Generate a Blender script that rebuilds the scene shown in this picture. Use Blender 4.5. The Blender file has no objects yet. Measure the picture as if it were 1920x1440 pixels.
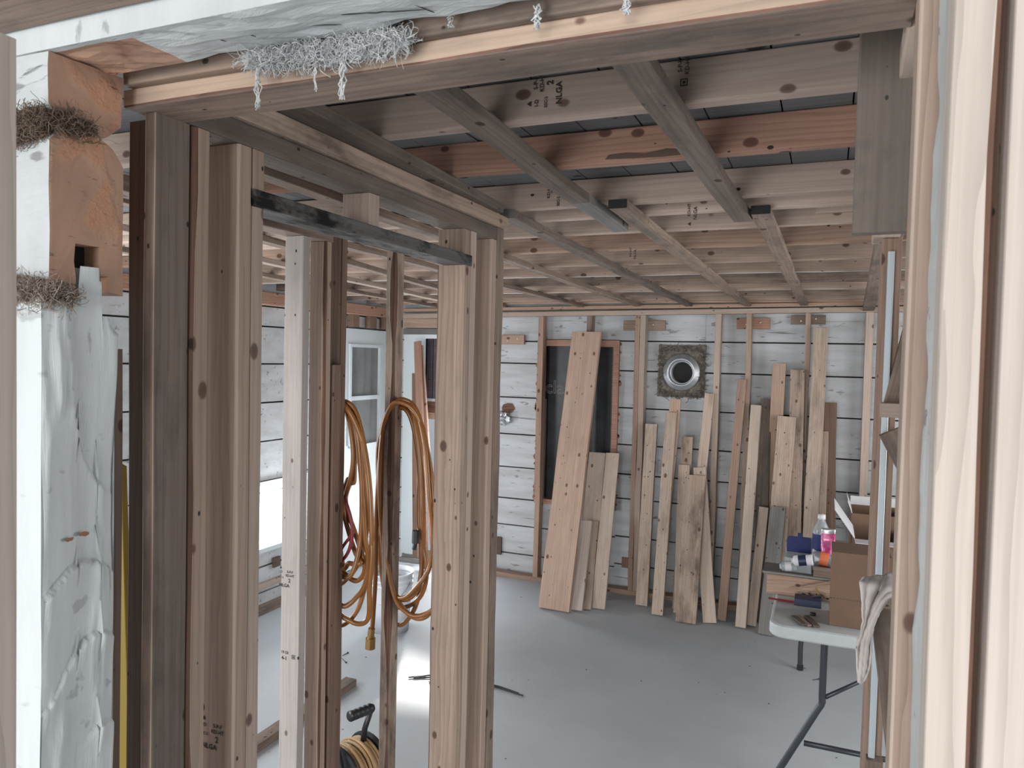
import bpy, math, random
from mathutils import Vector, Matrix, noise as mnoise

SC = bpy.context.scene
COL = SC.collection
# ------------------------------------------------------------------ camera
EYE = Vector((0, 0, 1.8))
FPX = 1409.0                                   # focal length in pixels of the 1920 px wide frame
RIGHT = Vector((0.9220, 0.3870, 0.0230))        # rows are filled below
_d = Vector((592, -35, FPX)).normalized()       # room depth axis seen from the lens
_l = Vector((3360, 126, -FPX)); _l = (_l - _d * _l.dot(_d)).normalized()
_u = _d.cross(_l)
if _u.y > 0: _u = -_u
CR = Vector((_l.x, _d.x, _u.x)); CD = Vector((_l.y, _d.y, _u.y)); CF = Vector((_l.z, _d.z, _u.z))
cam_d = bpy.data.cameras.new('camera'); cam = bpy.data.objects.new('camera', cam_d); COL.objects.link(cam)
m = Matrix((( CR.x, -CD.x, -CF.x, EYE.x), (CR.y, -CD.y, -CF.y, EYE.y), (CR.z, -CD.z, -CF.z, EYE.z), (0, 0, 0, 1)))
cam.matrix_world = m
cam_d.sensor_width = 36; cam_d.lens = 36 * FPX / 1920; cam_d.clip_start = .02
cam_d.dof.use_dof = True; cam_d.dof.focus_distance = 2.6; cam_d.dof.aperture_fstop = 20
SC.camera = cam
# ------------------------------------------------------------------ world, sun, daylight, added fill lights, exposure
W = bpy.data.worlds.new('sky'); SC.world = W; W.use_nodes = True
W.node_tree.nodes['Background'].inputs[0].default_value = (.88, .94, 1.0, 1)
W.node_tree.nodes['Background'].inputs[1].default_value = .6
SC.view_settings.view_transform = 'Standard'; SC.view_settings.look = 'None'
SC.view_settings.exposure = 0.05; SC.view_settings.gamma = 1; SC.view_settings.use_curve_mapping = False
def light(name, kind, loc, direction, energy, color, sx=1, sy=1):
    l = bpy.data.lights.new(name, kind); l.energy = energy; l.color = color
    if kind == 'AREA': l.shape = 'RECTANGLE'; l.size = sx; l.size_y = sy
    o = bpy.data.objects.new(name, l); COL.objects.link(o); o.location = loc
    o.rotation_euler = Vector(direction).to_track_quat('-Z', 'Y').to_euler()
    return o
s = light('sun', 'SUN', (-6, 12, 8), (.98, -2.2, -1.06), 16.0, (1, .96, .9)); s.data.angle = .06
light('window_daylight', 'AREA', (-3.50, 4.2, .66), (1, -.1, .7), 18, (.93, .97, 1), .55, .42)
light('doorway_daylight', 'AREA', (-3.0, 5.84, .75), (.2, -1, .12), 30, (.95, .98, 1), .5, 1.0)
light('side_fill_light', 'AREA', (1.86, 3.3, 1.35), (-1, 0, -.1), 48, (1, .99, .97), 1.9, 1.15)  # added fill for the room, at an unseen opening in the right wall
light('front_fill_light', 'AREA', (.3, -9.0, 1.6), (-.1, 1, .02), 500, (1, .985, .96), 5.0, 2.2)  # added fill far behind the camera, no window is built there

light('rear_fill_light', 'AREA', (-3.50, 1.75, 1.4), (1, .15, -.05), 45, (.95, .98, 1), 1.3, .95)  # added fill at a hidden opening in the side wall
light('near_fill_light', 'AREA', (-1.3, -2.4, .95), (.32, 1, .22), 72, (.97, .985, 1), 1.6, 1.25)  # added low fill behind the camera, brightens log faces and joists
# ------------------------------------------------------------------ sight lines: a point of the photo on a known plane
def ray(px, py): return CR * ((px - 960) / FPX) + CD * ((py - 720) / FPX) + CF
def at_y(px, py, y): d = ray(px, py); return EYE + d * (y / d.y)
def at_x(px, py, x): d = ray(px, py); return EYE + d * (x / d.x)
def at_z(px, py, z): d = ray(px, py); return EYE + d * ((z - EYE.z) / d.z)

# ------------------------------------------------------------------ materials
def _mat(name):
    mt = bpy.data.materials.new(name); mt.use_nodes = True
    nt = mt.node_tree; b = nt.nodes['Principled BSDF']
    return mt, nt, b
def nd(nt, kind, **kw):
    n = nt.nodes.new(kind)
    for k, v in kw.items(): setattr(n, k, v)
    return n
def ramp(nt, src, pts):
    r = nt.nodes.new('ShaderNodeValToRGB'); e = r.color_ramp.elements
    while len(e) < len(pts): e.new(.5)
    for k, (p, c) in enumerate(pts): e[k].position = p; e[k].color = (c, c, c, 1) if isinstance(c, (int, float)) else (*c, 1)
    nt.links.new(src, r.inputs[0]); return r.outputs[0]
def mix(nt, fac, a, b, mode='MIX'):
    n = nt.nodes.new('ShaderNodeMix'); n.data_type = 'RGBA'; n.blend_type = mode
    for sock, v in ((n.inputs[0], fac), (n.inputs[6], a), (n.inputs[7], b)):
        if hasattr(v, 'is_linked'): nt.links.new(v, sock)
        elif isinstance(v, (int, float)): sock.default_value = v
        else: sock.default_value = (*v, 1)
    return n.outputs[2]
def coords(nt, scale=(1, 1, 1), jitter=True):
    tc = nt.nodes.new('ShaderNodeTexCoord'); mp = nt.nodes.new('ShaderNodeMapping'); mp.inputs['Scale'].default_value = scale
    if jitter:
        oi = nt.nodes.new('ShaderNodeObjectInfo'); mu = nd(nt, 'ShaderNodeMath', operation='MULTIPLY'); mu.inputs[1].default_value = 37.0
        nt.links.new(oi.outputs['Random'], mu.inputs[0])
        ad = nd(nt, 'ShaderNodeVectorMath', operation='ADD'); nt.links.new(tc.outputs['Object'], ad.inputs[0]); nt.links.new(mu.outputs[0], ad.inputs[1])
        nt.links.new(ad.outputs[0], mp.inputs[0])
    else: nt.links.new(tc.outputs['Object'], mp.inputs[0])
    return mp.outputs[0]
def noise(nt, vec, scale, detail=4, rough=.55, dist=0):
    n = nt.nodes.new('ShaderNodeTexNoise'); n.inputs['Scale'].default_value = scale; n.inputs['Detail'].default_value = detail
    n.inputs['Roughness'].default_value = rough; n.inputs['Distortion'].default_value = dist
    nt.links.new(vec, n.inputs['Vector']); return n.outputs['Fac']
def bump(nt, b, h, strength, dist=.002):
    n = nt.nodes.new('ShaderNodeBump'); n.inputs['Strength'].default_value = strength; n.inputs['Distance'].default_value = dist
    nt.links.new(h, n.inputs['Height']); nt.links.new(n.outputs[0], b.inputs['Normal'])
def wood(name, light_c, dark_c, dirt_c=(.10, .08, .065), dirt=.25, knots=.5, rings=.5, vary=.25, marks=.5, dscale=(3.2, 10, 10)):
    mt, nt, b = _mat(name); L = nt.links
    fine = noise(nt, coords(nt, (2.5, 190, 190)), 1.0, 4, .6)
    broad = noise(nt, coords(nt, (.9, 26, 26)), 1.0, 4, .55, .4)
    col = mix(nt, ramp(nt, broad, [(.30, 0), (.75, 1)]), light_c, dark_c)
    col = mix(nt, ramp(nt, fine, [(.42, 0), (.72, .45)]), col, tuple(c * .78 for c in dark_c))
    wv = nd(nt, 'ShaderNodeTexWave', wave_type='RINGS', rings_direction='X', wave_profile='SAW'); wv.inputs['Scale'].default_value = 7
    wv.inputs['Distortion'].default_value = 9; wv.inputs['Detail'].default_value = 3; wv.inputs['Detail Scale'].default_value = .8
    L.new(coords(nt, (.45, 4.2, 4.2)), wv.inputs['Vector'])
    col = mix(nt, ramp(nt, wv.outputs['Fac'], [(.45, 0), (1, min(1, rings * 1.1))]), col, tuple(c * .66 for c in dark_c))
    d1 = noise(nt, coords(nt, dscale), 1.0, 6, .68)
    col = mix(nt, ramp(nt, d1, [(.47, 0), (.74, dirt)]), col, dirt_c)
    def spots(scale, size, share, c, edge):
        vo = nt.nodes.new('ShaderNodeTexVoronoi'); vo.inputs['Scale'].default_value = 1; L.new(coords(nt, scale), vo.inputs['Vector'])
        sp = nt.nodes.new('ShaderNodeSeparateColor'); L.new(vo.outputs['Color'], sp.inputs[0])
        mr = nt.nodes.new('ShaderNodeMapRange'); mr.inputs[1].default_value = 1 - share; mr.inputs[2].default_value = 1; mr.inputs[3].default_value = 0; mr.inputs[4].default_value = size
        L.new(sp.outputs[0], mr.inputs[0])
        df = nd(nt, 'ShaderNodeMath', operation='SUBTRACT'); L.new(mr.outputs[0], df.inputs[0]); L.new(vo.outputs['Distance'], df.inputs[1])
        return ramp(nt, df.outputs[0], [(0, 0), (edge, .9), (edge * 2.5, 1)]), c
    if knots:
        f, c = spots((13, 20, 20), .25, min(.9, 1.1 * knots), tuple(c * .32 for c in dark_c), .05); col = mix(nt, f, col, (c[0] * 1.1, c[1] * .8, c[2] * .7))
    if marks:
        f, c = spots((26, 40, 40), .19, .45 * marks, (.03, .025, .02), .03); col = mix(nt, f, col, c)
    if vary:
        oi = nt.nodes.new('ShaderNodeObjectInfo')
        hs = nt.nodes.new('ShaderNodeHueSaturation'); L.new(col, hs.inputs['Color']); hs.inputs['Saturation'].default_value = .80
        mr = nt.nodes.new('ShaderNodeMapRange'); mr.inputs[3].default_value = 1 - vary * .6; mr.inputs[4].default_value = 1 + vary * .4
        L.new(oi.outputs['Random'], mr.inputs[0]); L.new(mr.outputs[0], hs.inputs['Value']); col = hs.outputs[0]
    L.new(col, b.inputs['Base Color']); b.inputs['Roughness'].default_value = .78
    b.inputs['Specular IOR Level'].default_value = .25
    bump(nt, b, fine, .25, .001)
    return mt
def plain(name, c, rough=.6, metal=0, var=.0, scale=20, trans=0, emit=None, c2=None):
    mt, nt, b = _mat(name); b.inputs['Roughness'].default_value = rough; b.inputs['Metallic'].default_value = metal
    b.inputs['Base Color'].default_value = (*c, 1)
    if var:
        n = noise(nt, coords(nt), scale, 5, .6)
        col = mix(nt, ramp(nt, n, [(.35, 0), (.7, 1)]), c, c2 or tuple(x * (1 - var) for x in c))
        nt.links.new(col, b.inputs['Base Color']); bump(nt, b, n, .2, .002)
    if trans: b.inputs['Transmission Weight'].default_value = trans; b.inputs['IOR'].default_value = 1.3
    if emit: b.inputs['Emission Color'].default_value = (*emit[0], 1); b.inputs['Emission Strength'].default_value = emit[1]
    return mt
def painted(name, c, crack=.8, grime=.35, scale=(2, 16, 16), bumps=.5, grime_c=(.16, .15, .14)):
    mt, nt, b = _mat(name)
    n1 = noise(nt, coords(nt, scale), 1.0, 6, .6)
    n2 = noise(nt, coords(nt, (scale[0] * .7, scale[1] * 2.2, scale[2] * 2.2)), 1.0, 8, .62, .6)
    col = mix(nt, ramp(nt, n1, [(.40, 0), (.80, grime)]), c, grime_c)
    col = mix(nt, ramp(nt, n2, [(.325, crack), (.365, 0)]), col, (.10, .10, .10))
    n3 = noise(nt, coords(nt, (9, 30, 30)), 1.0, 3, .5)
    col = mix(nt, ramp(nt, n3, [(.66, 0), (.70, crack * .8)]), col, (.12, .11, .11))
    nt.links.new(col, b.inputs['Base Color']); b.inputs['Roughness'].default_value = .55
    bump(nt, b, n2, bumps, .004)
    return mt

M = {}
M['spf'] = wood('new spruce', (.460, .315, .230), (.350, .225, .158), dirt=.18, knots=.55, rings=.35)
M['spf_pale'] = wood('pale spruce', (.530, .395, .310), (.430, .310, .237), dirt=.15, knots=.55, rings=.25)
M['spf_knotty'] = wood('knotty spruce', (.460, .320, .228), (.330, .215, .150), dirt=.30, knots=1.0, rings=.55)
M['fir'] = wood('reddish fir', (.460, .225, .135), (.350, .160, .092), dirt=.12, knots=.7, rings=.5)
M['fir_warm'] = wood('warm fir', (.455, .280, .185), (.350, .200, .128), dirt=.12, knots=.6, rings=.45)
M['used'] = wood('used lumber', (.330, .225, .160), (.200, .133, .095), dirt=1.1, knots=.6, rings=.4, marks=.9)
M['old'] = wood('grey old lumber', (.215, .158, .122), (.125, .090, .070), dirt=.75, knots=.5, rings=.3, dirt_c=(.045, .037, .033), marks=.9)
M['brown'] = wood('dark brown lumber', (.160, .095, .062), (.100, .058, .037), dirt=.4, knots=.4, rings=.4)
M['redbrown'] = wood('red brown lumber', (.260, .145, .090), (.165, .088, .054), dirt=.4, knots=.5, rings=.5)
M['lean_pale'] = wood('pale leaned board', (.62, .475, .37), (.50, .37, .28), dirt=.3, knots=.9, rings=.3)
M['lean_knotty'] = wood('knotty leaned board', (.58, .43, .325), (.44, .315, .23), dirt=.6, knots=1.1, rings=.4, dirt_c=(.16, .10, .065), marks=.8)
M['lean_used'] = wood('used leaned board', (.47, .335, .245), (.33, .225, .16), dirt=1.1, knots=.9, rings=.4, dirt_c=(.10, .065, .045), marks=.9)
M['lean_warm'] = wood('warm leaned board', (.60, .385, .265), (.48, .29, .19), dirt=.2, knots=.9, rings=.35)
M['spf_grey'] = wood('greyish spruce', (.50, .445, .41), (.42, .365, .335), dirt=.25, knots=.4, rings=.2)
M['dirty'] = wood('dirty sheathing board', (.17, .137, .11), (.115, .09, .072), dirt=.7, knots=0, rings=.1, dirt_c=(.05, .04, .034), dscale=(7, 9, 9))
M['grey'] = wood('weathered grey board', (.25, .235, .22), (.18, .165, .15), dirt=.5, knots=.4, rings=.3)
M['deck'] = wood('grey ceiling deck', (.20, .205, .21), (.13, .135, .14), dirt=.4, knots=.4, rings=.3)
def sawn():
    mt, nt, b = _mat('fresh cut log end'); v = coords(nt, (1, 1, 1))
    n1 = noise(nt, v, 16, 5, .6); n2 = noise(nt, v, 13, 2, .5, .3); n3 = noise(nt, v, 120, 3, .6); n4 = noise(nt, coords(nt, (1, 30, 200)), 1, 3, .6)
    col = mix(nt, ramp(nt, n1, [(.35, 0), (.7, 1)]), (.45, .275, .19), (.35, .215, .155))
    col = mix(nt, ramp(nt, n2, [(.54, 0), (.60, .8)]), col, (.52, .27, .165))
    col = mix(nt, ramp(nt, n1, [(.62, 0), (.72, .8)]), col, (.20, .06, .035))
    col = mix(nt, ramp(nt, n4, [(.30, .7), (.34, 0)]), col, (.09, .05, .035))
    nt.links.new(col, b.inputs['Base Color']); b.inputs['Roughness'].default_value = .85
    mu = nd(nt, 'ShaderNodeMath', operation='MULTIPLY'); nt.links.new(ramp(nt, n2, [(.52, .08), (.60, 1)]), mu.inputs[0]); nt.links.new(n3, mu.inputs[1]); bump(nt, b, mu.outputs[0], .9, .006)
    return mt
M['cut'] = sawn()
M['header'] = wood('header pine', (.50, .345, .235), (.40, .27, .18), dirt=.35, knots=.5, rings=.3)
M['black_stain'] = wood('black stained lumber', (.20, .185, .172), (.11, .10, .094), dirt=1.9, knots=.2, rings=.2, dirt_c=(.008, .008, .008), dscale=(6, 14, 14))
M['near'] = wood('clean pale board', (.60, .505, .435), (.545, .445, .37), dirt=.04, knots=.5, rings=.5, vary=.05, marks=.1)
M['bark'] = wood('bark', (.270, .115, .062), (.095, .040, .023), dirt=.7, knots=.3, rings=.6, dirt_c=(.04, .022, .015))
M['logpaint'] = painted('white log paint', (.50, .525, .525), .8, .22, (14, 2, 14), .5)
M['hewn'] = painted('white paint on hewn log', (.56, .595, .60), .45, .25, (20, 20, 2.2), .9)
M['wallpaint'] = painted('white wall boards', (.50, .52, .54), .75, .5, (1.8, 5, 12), .3)
M['dark'] = plain('dark gap', (.02, .02, .02), .9)
M['oakum'] = plain('grey oakum', (.60, .61, .61), .95, var=.4, scale=60)
M['oakum_b'] = plain('brown oakum', (.20, .145, .105), .95, var=.5, scale=60)
M['oakum_p'] = plain('pale brown oakum', (.36, .29, .24), .95, var=.5, scale=60)
M['wool'] = plain('mineral wool', (.23, .20, .17), .95, var=.6, scale=45)
M['white'] = plain('white enamel', (.70, .74, .77), .35)
M['doorwhite'] = plain('white door paint', (.62, .68, .71), .4)
M['galv'] = plain('galvanised steel', (.50, .52, .55), .42, .8, .2, 30)
M['black'] = plain('black plastic', (.016, .017, .02), .4)
M['blackwrap'] = plain('black membrane', (.012, .013, .015), .38, var=.7, scale=6, c2=(.035, .04, .045))
M['ink'] = plain('stamp ink', (.03, .022, .02), .8)
M['inkwhite'] = plain('white print', (.34, .35, .36), .7)
M['hose'] = plain('amber hose', (.27, .105, .024), .35, var=.25, scale=12)
M['cord'] = plain('tan cord', (.42, .27, .135), .5)
M['redcord'] = plain('dark red cord', (.20, .02, .025), .5)
M['brass'] = plain('brass', (.45, .28, .10), .3, .8)
M['card'] = plain('brown cardboard', (.185, .113, .076), .85, var=.12, scale=9)
M['cardwhite'] = plain('white cardboard', (.62, .62, .64), .7)
M['blue'] = plain('blue plastic lid', (.008, .018, .11), .65)
M['navy'] = plain('navy carton', (.015, .022, .07), .45)
M['clear'] = plain('clear plastic', (.82, .87, .9), .12, trans=.75)
M['pink'] = plain('pink foil bag', (.40, .012, .12), .28, .3, .5, 30, c2=(.62, .22, .38))
M['silver'] = plain('silver can', (.60, .63, .66), .25, .8)
M['orange'] = plain('orange label', (.65, .16, .06), .5)
M['table'] = plain('grey white table plastic', (.50, .53, .54), .5, var=.06, scale=40)
M['leg'] = plain('dark grey steel tube', (.055, .062, .072), .35, .4)
M['rag'] = plain('dusty grey rag', (.62, .565, .53), .95, var=.3, scale=14)
M['yellow'] = plain('yellow paint', (.24, .165, .018), .5)
M['bucket'] = plain('white bucket', (.68, .71, .75), .4)
M['purple'] = wood('purple stained boards', (.15, .125, .155), (.10, .085, .11), dirt=.3, knots=.3, rings=.3, vary=0)
M['snow'] = plain('bright ground', (.80, .82, .85), .9)
M['cable'] = plain('black cable', (.02, .022, .025), .5)
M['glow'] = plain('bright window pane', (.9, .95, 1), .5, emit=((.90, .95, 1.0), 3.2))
M['paleplastic'] = plain('pale blue grey trim', (.52, .59, .63), .4)
M['glass'] = plain('old door glass', (.20, .21, .21), .08, var=.25, scale=3)
M['terracotta'] = plain('bare brown patch', (.33, .16, .10), .9, var=.4, scale=40)
def concrete():
    mt, nt, b = _mat('grey floor'); v = coords(nt, (1, 1, 1), False)
    n1 = noise(nt, v, 1.6, 6, .6); n2 = noise(nt, v, 38, 4, .6); n3 = noise(nt, v, 90, 2, .5)
    col = mix(nt, ramp(nt, n1, [(.3, 0), (.75, 1)]), (.44, .465, .485), (.365, .385, .405))
    col = mix(nt, ramp(nt, n2, [(.60, 0), (.75, .22)]), col, (.42, .43, .43))
    col = mix(nt, ramp(nt, n3, [(.73, 0), (.77, .6)]), col, (.10, .10, .10))
    nt.links.new(col, b.inputs['Base Color']); b.inputs['Roughness'].default_value = .62; bump(nt, b, n2, .15, .002); return mt
M['floor'] = concrete()

# ------------------------------------------------------------------ mesh helpers
SEED = [7]
def rnd(): SEED[0] += 1; return random.Random(SEED[0])
class MB:
    def __init__(s): s.v = []; s.f = []; s.m = []
    def quad(s, pts, mi=0):
        k = len(s.v); s.v += [tuple(p) for p in pts]; s.f.append(tuple(range(k, k + len(pts)))); s.m.append(mi)
    def box(s, x0, x1, y0, y1, z0, z1, mi=0):
        k = len(s.v); s.v += [(x, y, z) for z in (z0, z1) for x, y in ((x0, y0), (x1, y0), (x1, y1), (x0, y1))]
        for f in ((0, 3, 2, 1), (4, 5, 6, 7), (0, 1, 5, 4), (1, 2, 6, 5), (2, 3, 7, 6), (3, 0, 4, 7)):
            s.f.append(tuple(k + i for i in f)); s.m.append(mi)
    def tube(s, path, r, n=8, mi=0, closed=False, cap=True):
        P = [Vector(p) for p in path]; k0 = len(s.v); N = len(P); prev = None
        for i, p in enumerate(P):
            a = P[(i - 1) % N] if (closed or i > 0) else P[i]; c = P[(i + 1) % N] if (closed or i < N - 1) else P[i]
            t = (c - a).normalized() if (c - a).length > 1e-9 else Vector((0, 0, 1))
            if prev is None: u = t.orthogonal().normalized()
            else: u = (prev - t * prev.dot(t)); u = u.normalized() if u.length > 1e-6 else t.orthogonal().normalized()
            prev = u; w = t.cross(u); rr = r[i] if isinstance(r, (list, tuple)) else r
            for j in range(n):
                a_ = 2 * math.pi * j / n; s.v.append(tuple(p + u * (rr * math.cos(a_)) + w * (rr * math.sin(a_))))
        for i in range(N if closed else N - 1):
            for j in range(n):
                q = (i + 1) % N
                s.f.append((k0 + i * n + j, k0 + i * n + (j + 1) % n, k0 + q * n + (j + 1) % n, k0 + q * n + j)); s.m.append(mi)
        if cap and not closed:
            s.f.append(tuple(k0 + j for j in reversed(range(n)))); s.m.append(mi)
            s.f.append(tuple(k0 + (N - 1) * n + j for j in range(n))); s.m.append(mi)
    def lathe(s, prof, n=24, c=(0, 0, 0), mi=0, axis='z'):
        k0 = len(s.v)
        for r, h in prof:
            for j in range(n):
                a = 2 * math.pi * j / n; x, y = r * math.cos(a), r * math.sin(a)
                s.v.append((c[0] + x, c[1] + y, c[2] + h) if axis == 'z' else (c[0] + x, c[1] + h, c[2] + y) if axis == 'y' else (c[0] + h, c[1] + x, c[2] + y))
        for i in range(len(prof) - 1):
            for j in range(n):
                f = (k0 + i * n + j, k0 + i * n + (j + 1) % n, k0 + (i + 1) * n + (j + 1) % n, k0 + (i + 1) * n + j)
                s.f.append(f if axis != 'y' else f[::-1]); s.m.append(mi)
    def build(s, name, mats, parent=None, loc=None, smooth=False):
        me = bpy.data.meshes.new(name); me.from_pydata(s.v, [], s.f); me.update()
        o = bpy.data.objects.new(name, me); COL.objects.link(o)
        for mt in (mats if isinstance(mats, (list, tuple)) else [mats]): me.materials.append(M[mt] if isinstance(mt, str) else mt)
        for i, p in enumerate(me.polygons):
            p.material_index = s.m[i]; p.use_smooth = smooth
        if loc is not None: o.location = loc
        if parent is not None: attach(o, parent)
        return o
def attach(o, parent):
    o.parent = parent; o.matrix_parent_inverse = parent.matrix_basis.inverted()
def tag(o, label=None, cat=None, group=None, kind=None):
    if label: o['label'] = label
    if cat: o['category'] = cat
    if group: o['group'] = group
    if kind: o['kind'] = kind
    return o
def empty(name, loc, label, cat, group=None):
    o = bpy.data.objects.new(name, None); COL.objects.link(o); o.location = loc; o.empty_display_size = .1
    return tag(o, label, cat, group)

def stick(name, label, cat, A, B, w, t, side, mat, group=None, wane=(), warp=.002, r=.0025, parent=None, bark='bark', endmat=None, kind=None):
    """a length of lumber from A to B, w wide along `side`, t thick; wane = [(corner, radius)] gives a bark edge"""
    R = rnd(); A = Vector(A); B = Vector(B); X = (B - A); L = X.length; X.normalize()
    Y = Vector(side); Y = (Y - X * Y.dot(X)).normalized(); Z = X.cross(Y)
    n = max(3, min(26, int(L / .09))); mb = MB(); wn = dict(wane); ph = R.uniform(0, 50)
    corners = ((1, 1), (-1, 1), (-1, -1), (1, -1)); ring = []
    for i in range(n + 1):
        x = L * i / n; oy = warp * mnoise.noise((x * 2.1 + ph, 0, 3)); oz = warp * mnoise.noise((x * 1.9 + ph, 7, 3)); pts = []
        for ci, (sy, sz) in enumerate(corners):
            rr = r
            if ci in wn: rr = max(r, wn[ci] * (.62 + .75 * mnoise.noise((x * 4.3 + ph, ci * 3.1, 0)) + .35 * mnoise.noise((x * 17 + ph, ci, 5))))
            rr = min(rr, .46 * min(w, t) if ci not in wn else .8 * min(w, t))
            cy, cz = sy * (w / 2 - rr), sz * (t / 2 - rr); a0 = {(1, 1): 0, (-1, 1): 90, (-1, -1): 180, (1, -1): 270}[(sy, sz)]
            for k in range(3):
                a = math.radians(a0 + 45 * k); pts.append((x, cy + rr * math.cos(a) + oy, cz + rr * math.sin(a) + oz))
        ring.append(pts)
    for pts in ring: mb.v += pts
    for i in range(n):
        for j in range(12):
            q = (j + 1) % 12; ci = j // 3
            mi = 1 if (ci in wn and j % 3 < 2) else 0
            if endmat and endmat[1] > 0 and i >= n - endmat[1]: mi = 2
            mb.f.append((i * 12 + j, i * 12 + q, (i + 1) * 12 + q, (i + 1) * 12 + j)); mb.m.append(mi)
    mb.f.append(tuple(reversed(range(12)))); mb.m.append(2 if endmat and endmat[1] < 0 else 0); mb.f.append(tuple(n * 12 + j for j in range(12))); mb.m.append(2 if endmat and endmat[1] == 0 else 0)
    mats = [mat, bark if wane else mat] + ([endmat[0]] if endmat else [])
    o = mb.build(name, mats)
    # outward faces: flip if the ring winds inward
    o.matrix_basis = Matrix(((X.x, Y.x, Z.x, A.x), (X.y, Y.y, Z.y, A.y), (X.z, Y.z, Z.z, A.z), (0, 0, 0, 1)))
    if parent is not None: attach(o, parent)
    return tag(o, label, cat, group, kind)
def bx(name, label, cat, xs, ys, zs, axis, mat, **kw):
    """axis-aligned lumber"""
    c = [(xs[0] + xs[1]) / 2, (ys[0] + ys[1]) / 2, (zs[0] + zs[1]) / 2]; d = [abs(xs[1] - xs[0]), abs(ys[1] - ys[0]), abs(zs[1] - zs[0])]
    k = 'xyz'.index(axis); A = list(c); B = list(c); lo = (xs, ys, zs)[k]; A[k] = min(lo); B[k] = max(lo)
    side = {'x': (0, 1, 0), 'y': (0, 0, 1), 'z': (1, 0, 0)}[axis]; w, t = {'x': (d[1], d[2]), 'y': (d[2], d[0]), 'z': (d[0], d[1])}[axis]
    return stick(name, label, cat, A, B, w, t, side, mat, **kw)
# for axis 'z': corner 0 = (+x,+y) 1 = (-x,+y) 2 = (-x,-y) 3 = (+x,-y)

_txt = {}
def text_geo(s_, outline=False):
    key = (s_, outline)
    if key not in _txt:
        cu = bpy.data.curves.new('lettering', 'FONT'); cu.body = s_; cu.size = 1; cu.resolution_u = 3; cu.align_x = 'CENTER'; cu.align_y = 'CENTER'
        if outline: cu.fill_mode = 'NONE'; cu.bevel_depth = .012; cu.bevel_resolution = 0
        else: cu.extrude = .004; cu.offset = .022
        ob = bpy.data.objects.new('lettering', cu); COL.objects.link(ob)
        dg = bpy.context.evaluated_depsgraph_get(); me = bpy.data.meshes.new_from_object(ob.evaluated_get(dg))
        _txt[key] = ([tuple(v.co) for v in me.vertices], [tuple(p.vertices) for p in me.polygons])
        bpy.data.objects.remove(ob); bpy.data.curves.remove(cu); bpy.data.meshes.remove(me)
    return _txt[key]
def stamp(parent, lines, origin, right, up, mat='ink', name='grade_stamp', outline=False, depth=.25, cyl=None):
    """lines: (text, height, dx, dy) in metres on the plane (origin, right, up)"""
    mb = MB(); right = Vector(right).normalized(); up = Vector(up); up = (up - right * up.dot(right)).normalized(); nrm = right.cross(up)
    for s_, h, dx, dy in lines:
        V, F = text_geo(s_, outline); k = len(mb.v)
        for v in V:
            if cyl:   # wrap on an upright cylinder: cyl = (centre, radius, angle)
                a = cyl[2] + (dx + v[0] * h) / cyl[1]; rr = cyl[1] + .0012 + v[2] * h * .1
                mb.v.append((cyl[0][0] + rr * math.sin(a), cyl[0][1] - rr * math.cos(a), origin[2] + dy + v[1] * h))
            else: mb.v.append(tuple(Vector(origin) + right * (dx + v[0] * h) + up * (dy + v[1] * h) + nrm * (.0006 + v[2] * h * depth)))
        for f in F: mb.f.append(tuple(k + i for i in f)); mb.m.append(0)
    return mb.build(name, mat, parent)
NLGA = [('S-P-F', .011, .014, .024), ('KD-HT', .011, .014, .012), ('2', .017, .012, -.004), ('NLGA', .015, -.008, -.021), ('I-D', .010, -.022, .022), ('SEC-2', .008, -.022, .004), ('\u25b2', .010, -.022, .036)]
def fibres(name, label, cat, centres, mat, n, length, rad, down=0.0, spread=1.0, kind='stuff', thick=.0009, core=.55):
    """a ragged mass of curled fibres"""
    R = rnd(); mb = MB()
    for _ in range(n):
        c, ex = centres[R.randrange(len(centres))]
        p = Vector([c[i] + R.gauss(0, .42) * ex[i] for i in range(3)])
        d = Vector((R.gauss(0, 1), R.gauss(0, 1), R.gauss(0, .8) - down)).normalized(); pts = [p]
        L = length * R.uniform(.4, 1.3); ax = Vector((R.gauss(0, 1), R.gauss(0, 1), R.gauss(0, 1))).normalized(); cv = R.uniform(.25, 1.1)
        for k in range(8):
            d = (d + ax.cross(d) * cv + Vector((R.gauss(0, .25), R.gauss(0, .25), R.gauss(0, .25) - down * .25))).normalized(); pts.append(pts[-1] + d * (L / 8))
        mb.tube(pts, thick * R.uniform(.6, 1.4), 3, cap=False)
    for c, ex in centres:                          # matted core
        if core:
            k0 = len(mb.v); nu, nv = 14, 10
            for j in range(nv + 1):
                for i in range(nu):
                    a, b = 2 * math.pi * i / nu, math.pi * j / nv; u = Vector((math.cos(a) * math.sin(b), math.sin(a) * math.sin(b), math.cos(b)))
                    r_ = core * (1 + .35 * mnoise.noise(u * 2.3 + Vector(c) * 40)); mb.v.append((c[0] + u.x * ex[0] * r_, c[1] + u.y * ex[1] * r_, c[2] + u.z * ex[2] * r_))
            for j in range(nv):
                for i in range(nu): mb.f.append((k0 + j * nu + i, k0 + j * nu + (i + 1) % nu, k0 + (j + 1) * nu + (i + 1) % nu, k0 + (j + 1) * nu + i)); mb.m.append(0)
    o = mb.build(name, mat); return tag(o, label, cat, kind=kind)

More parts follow.
